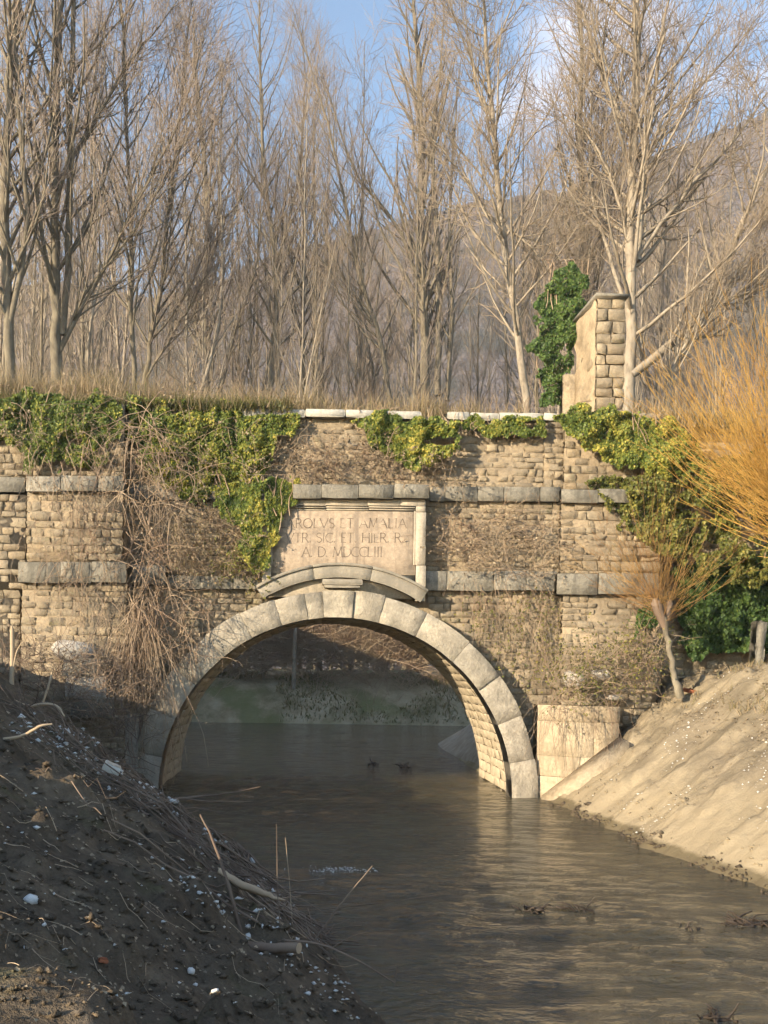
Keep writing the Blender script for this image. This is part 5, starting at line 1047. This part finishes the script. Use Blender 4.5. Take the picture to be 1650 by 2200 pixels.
# fallen dressed blocks at the foot of the left buttress
for px, py, w, d, h, mat, lab, rot, Y, rnd in ((156, 1398, 1.05, 0.8, 0.52, 'rubble', 'rounded pale stone block resting at the foot of the left buttress', (0.05, 0.10, 0.2), -0.75, True), (176, 1436, 0.95, 0.7, 0.52, 'cornice', 'grey stone block wedged between the two pale fallen blocks', (0.0, 0.05, 0.15), -0.72, False), (184, 1476, 1.0, 0.7, 0.56, 'rubble', 'white dressed stone block below the left buttress', (0.04, 0.04, 0.1), -0.80, False), (196, 1520, 1.0, 0.7, 0.5, 'cornice', 'dark grey stone block under the white fallen block', (0.0, 0.0, 0.12), -0.70, False)):
    p = at(px, py, Y); small('fallen_block', lab, 'stone block', (p[0], Y + 0.2, p[2]), rockmesh(w, d, h, 655, 0.05, 9) if rnd else slab(w, d, h, 8, 7, 0.05, 0.022, int(px), 2.2, True), mat, rot)
# left foot of the abutment, in shade next to the ring
o = obj('abutment_foot', *join([box(at(150, 1600, -0.3)[0], at(292, 1600, -0.3)[0], -0.28, 0.62, -0.6, at(250, 1535, -0.3)[2])]), M['cornice']); tag(o, 'dark damp stone abutment foot beside the left arch springing', 'abutment')
# right: rubble, post
for j, (px, py, w, h, lab) in enumerate(((1240, 1462, 0.5, 0.42, 'pale rubble stone on the bank above the wing wall'), (1300, 1452, 0.55, 0.30, 'broader pale rubble stone right of the first above the wing wall'), (1330, 1500, 0.22, 0.16, 'small pale stone at the right end of the wing wall top'))):
    p = at(px, py, -0.35); small('rubble_stone', lab, 'stone', (p[0], -0.1, p[2]), rockmesh(w, 0.5, h, 640 + j, 0.08), 'rubble', (0, 0.2, j))
p = at(1641, 1420, -0.2); small('stone_post', 'grey weathered stone post standing at the right photo edge', 'post', (p[0], 0.1, p[2] + 0.4), slab(0.26, 0.30, 1.25, 4, 8, 0.05, 0.03, 66, 1, True), 'cornice', (0, 0.06, 0.1))
p = at(1485, 1411, -0.6); small('tile_shard', 'orange roof tile shard on the right bank top', 'tile', (p[0], -0.6, float(right_z(np.array([p[0]]), np.array([-0.6]))[0]) + 0.05), slab(0.3, 0.2, 0.1, 5, 4, 0.02, 0.01, 67, 1, True), 'terracotta', (0.2, 0.1, 0.4))

# ------------------------------------------------------------------ things in the water
def on_water(px, py):
    u, v = unroll(px, py); d = CAMZ * F / (v - PY0); return np.array([(u - PX0) * d / F, CAMY + d, 0.0])
def snag(name, label, cat, px, py, n, L, seed, rad=0.02, flat=0.4, mat='stick'):
    rg_ = np.random.default_rng(seed); p = on_water(px, py); t = thing(name, label, cat, p); d = rg_.normal(0, 1, (n, 3)); d[:, 1] *= 0.5; d[:, 2] = np.abs(d[:, 2]) * flat; d = norm(d); K = 5
    path = p + rg_.normal(0, 0.08, (n, 1, 3)) * [1, 1, 0.1] + d[:, None] * (L * rg_.uniform(0.3, 1, n))[:, None, None] * np.linspace(-0.3, 1, K)[None, :, None] + rg_.normal(0, 0.02, (n, K, 3))
    obj('branches', *tubes(path, rad * rg_.uniform(0.4, 1.4, n)[:, None] * np.linspace(1.2, 0.5, K), 5), M[mat], t, True)
    for j in range(max(1, n // 5)):
        V, Q = rockmesh(L * 0.5, L * 0.4, L * 0.35 * min(flat, 1), seed * 10 + j, 0.22, 6); obj('root', V + p + rg_.normal(0, L * 0.25, 3) * [1, 0.5, 0.05], Q, M[mat], t)
    return t
M['wet'] = simple('wet_wood', [(0.3, (0.03, 0.024, 0.02)), (0.7, (0.08, 0.06, 0.045))], 6, 0.4)
snag('snagged_branches', 'dark snag of branches standing in the water under the arch', 'driftwood', 872, 1650, 14, 0.45, 1, 0.035, 0.8, 'wet')
snag('snagged_branches', 'small dark drift left of the snag under the arch', 'driftwood', 805, 1643, 8, 0.4, 2, 0.03, 0.3, 'wet')
snag('floating_debris', 'dark twig debris breaking the water in mid stream, lower right', 'driftwood', 1152, 1955, 9, 0.25, 3, 0.014, 0.3, 'wet')
snag('floating_debris', 'low dark drift just right of the mid-stream twig', 'driftwood', 1245, 1953, 8, 0.3, 4, 0.012, 0.12, 'wet')
snag('floating_debris', 'small dark stub poking out of the water near the right edge', 'driftwood', 1492, 1998, 7, 0.16, 5, 0.016, 1.6, 'wet')
snag('floating_debris', 'low dark raft of debris at the right edge of the water', 'driftwood', 1610, 1985, 22, 0.5, 6, 0.014, 0.12, 'wet')
snag('floating_debris', 'dark debris at the bottom edge of the water, right', 'driftwood', 1560, 2190, 14, 0.22, 7, 0.010, 0.15, 'wet')
snag('floating_debris', 'clump of dark debris caught at the foot of the right bank', 'driftwood', 1305, 1765, 12, 0.35, 8, 0.02, 0.3, 'wet')
p = on_water(722, 1872); n = 260; q = p + np.stack([rng.normal(0, 0.26, n), rng.normal(0, 0.10, n), np.abs(rng.normal(0, 0.012, n)) + 0.012], -1)
crumbs('foam_patch', 'small patch of white foam on the water near the left bank', q, 0.010, 99, 'white', cat='foam')
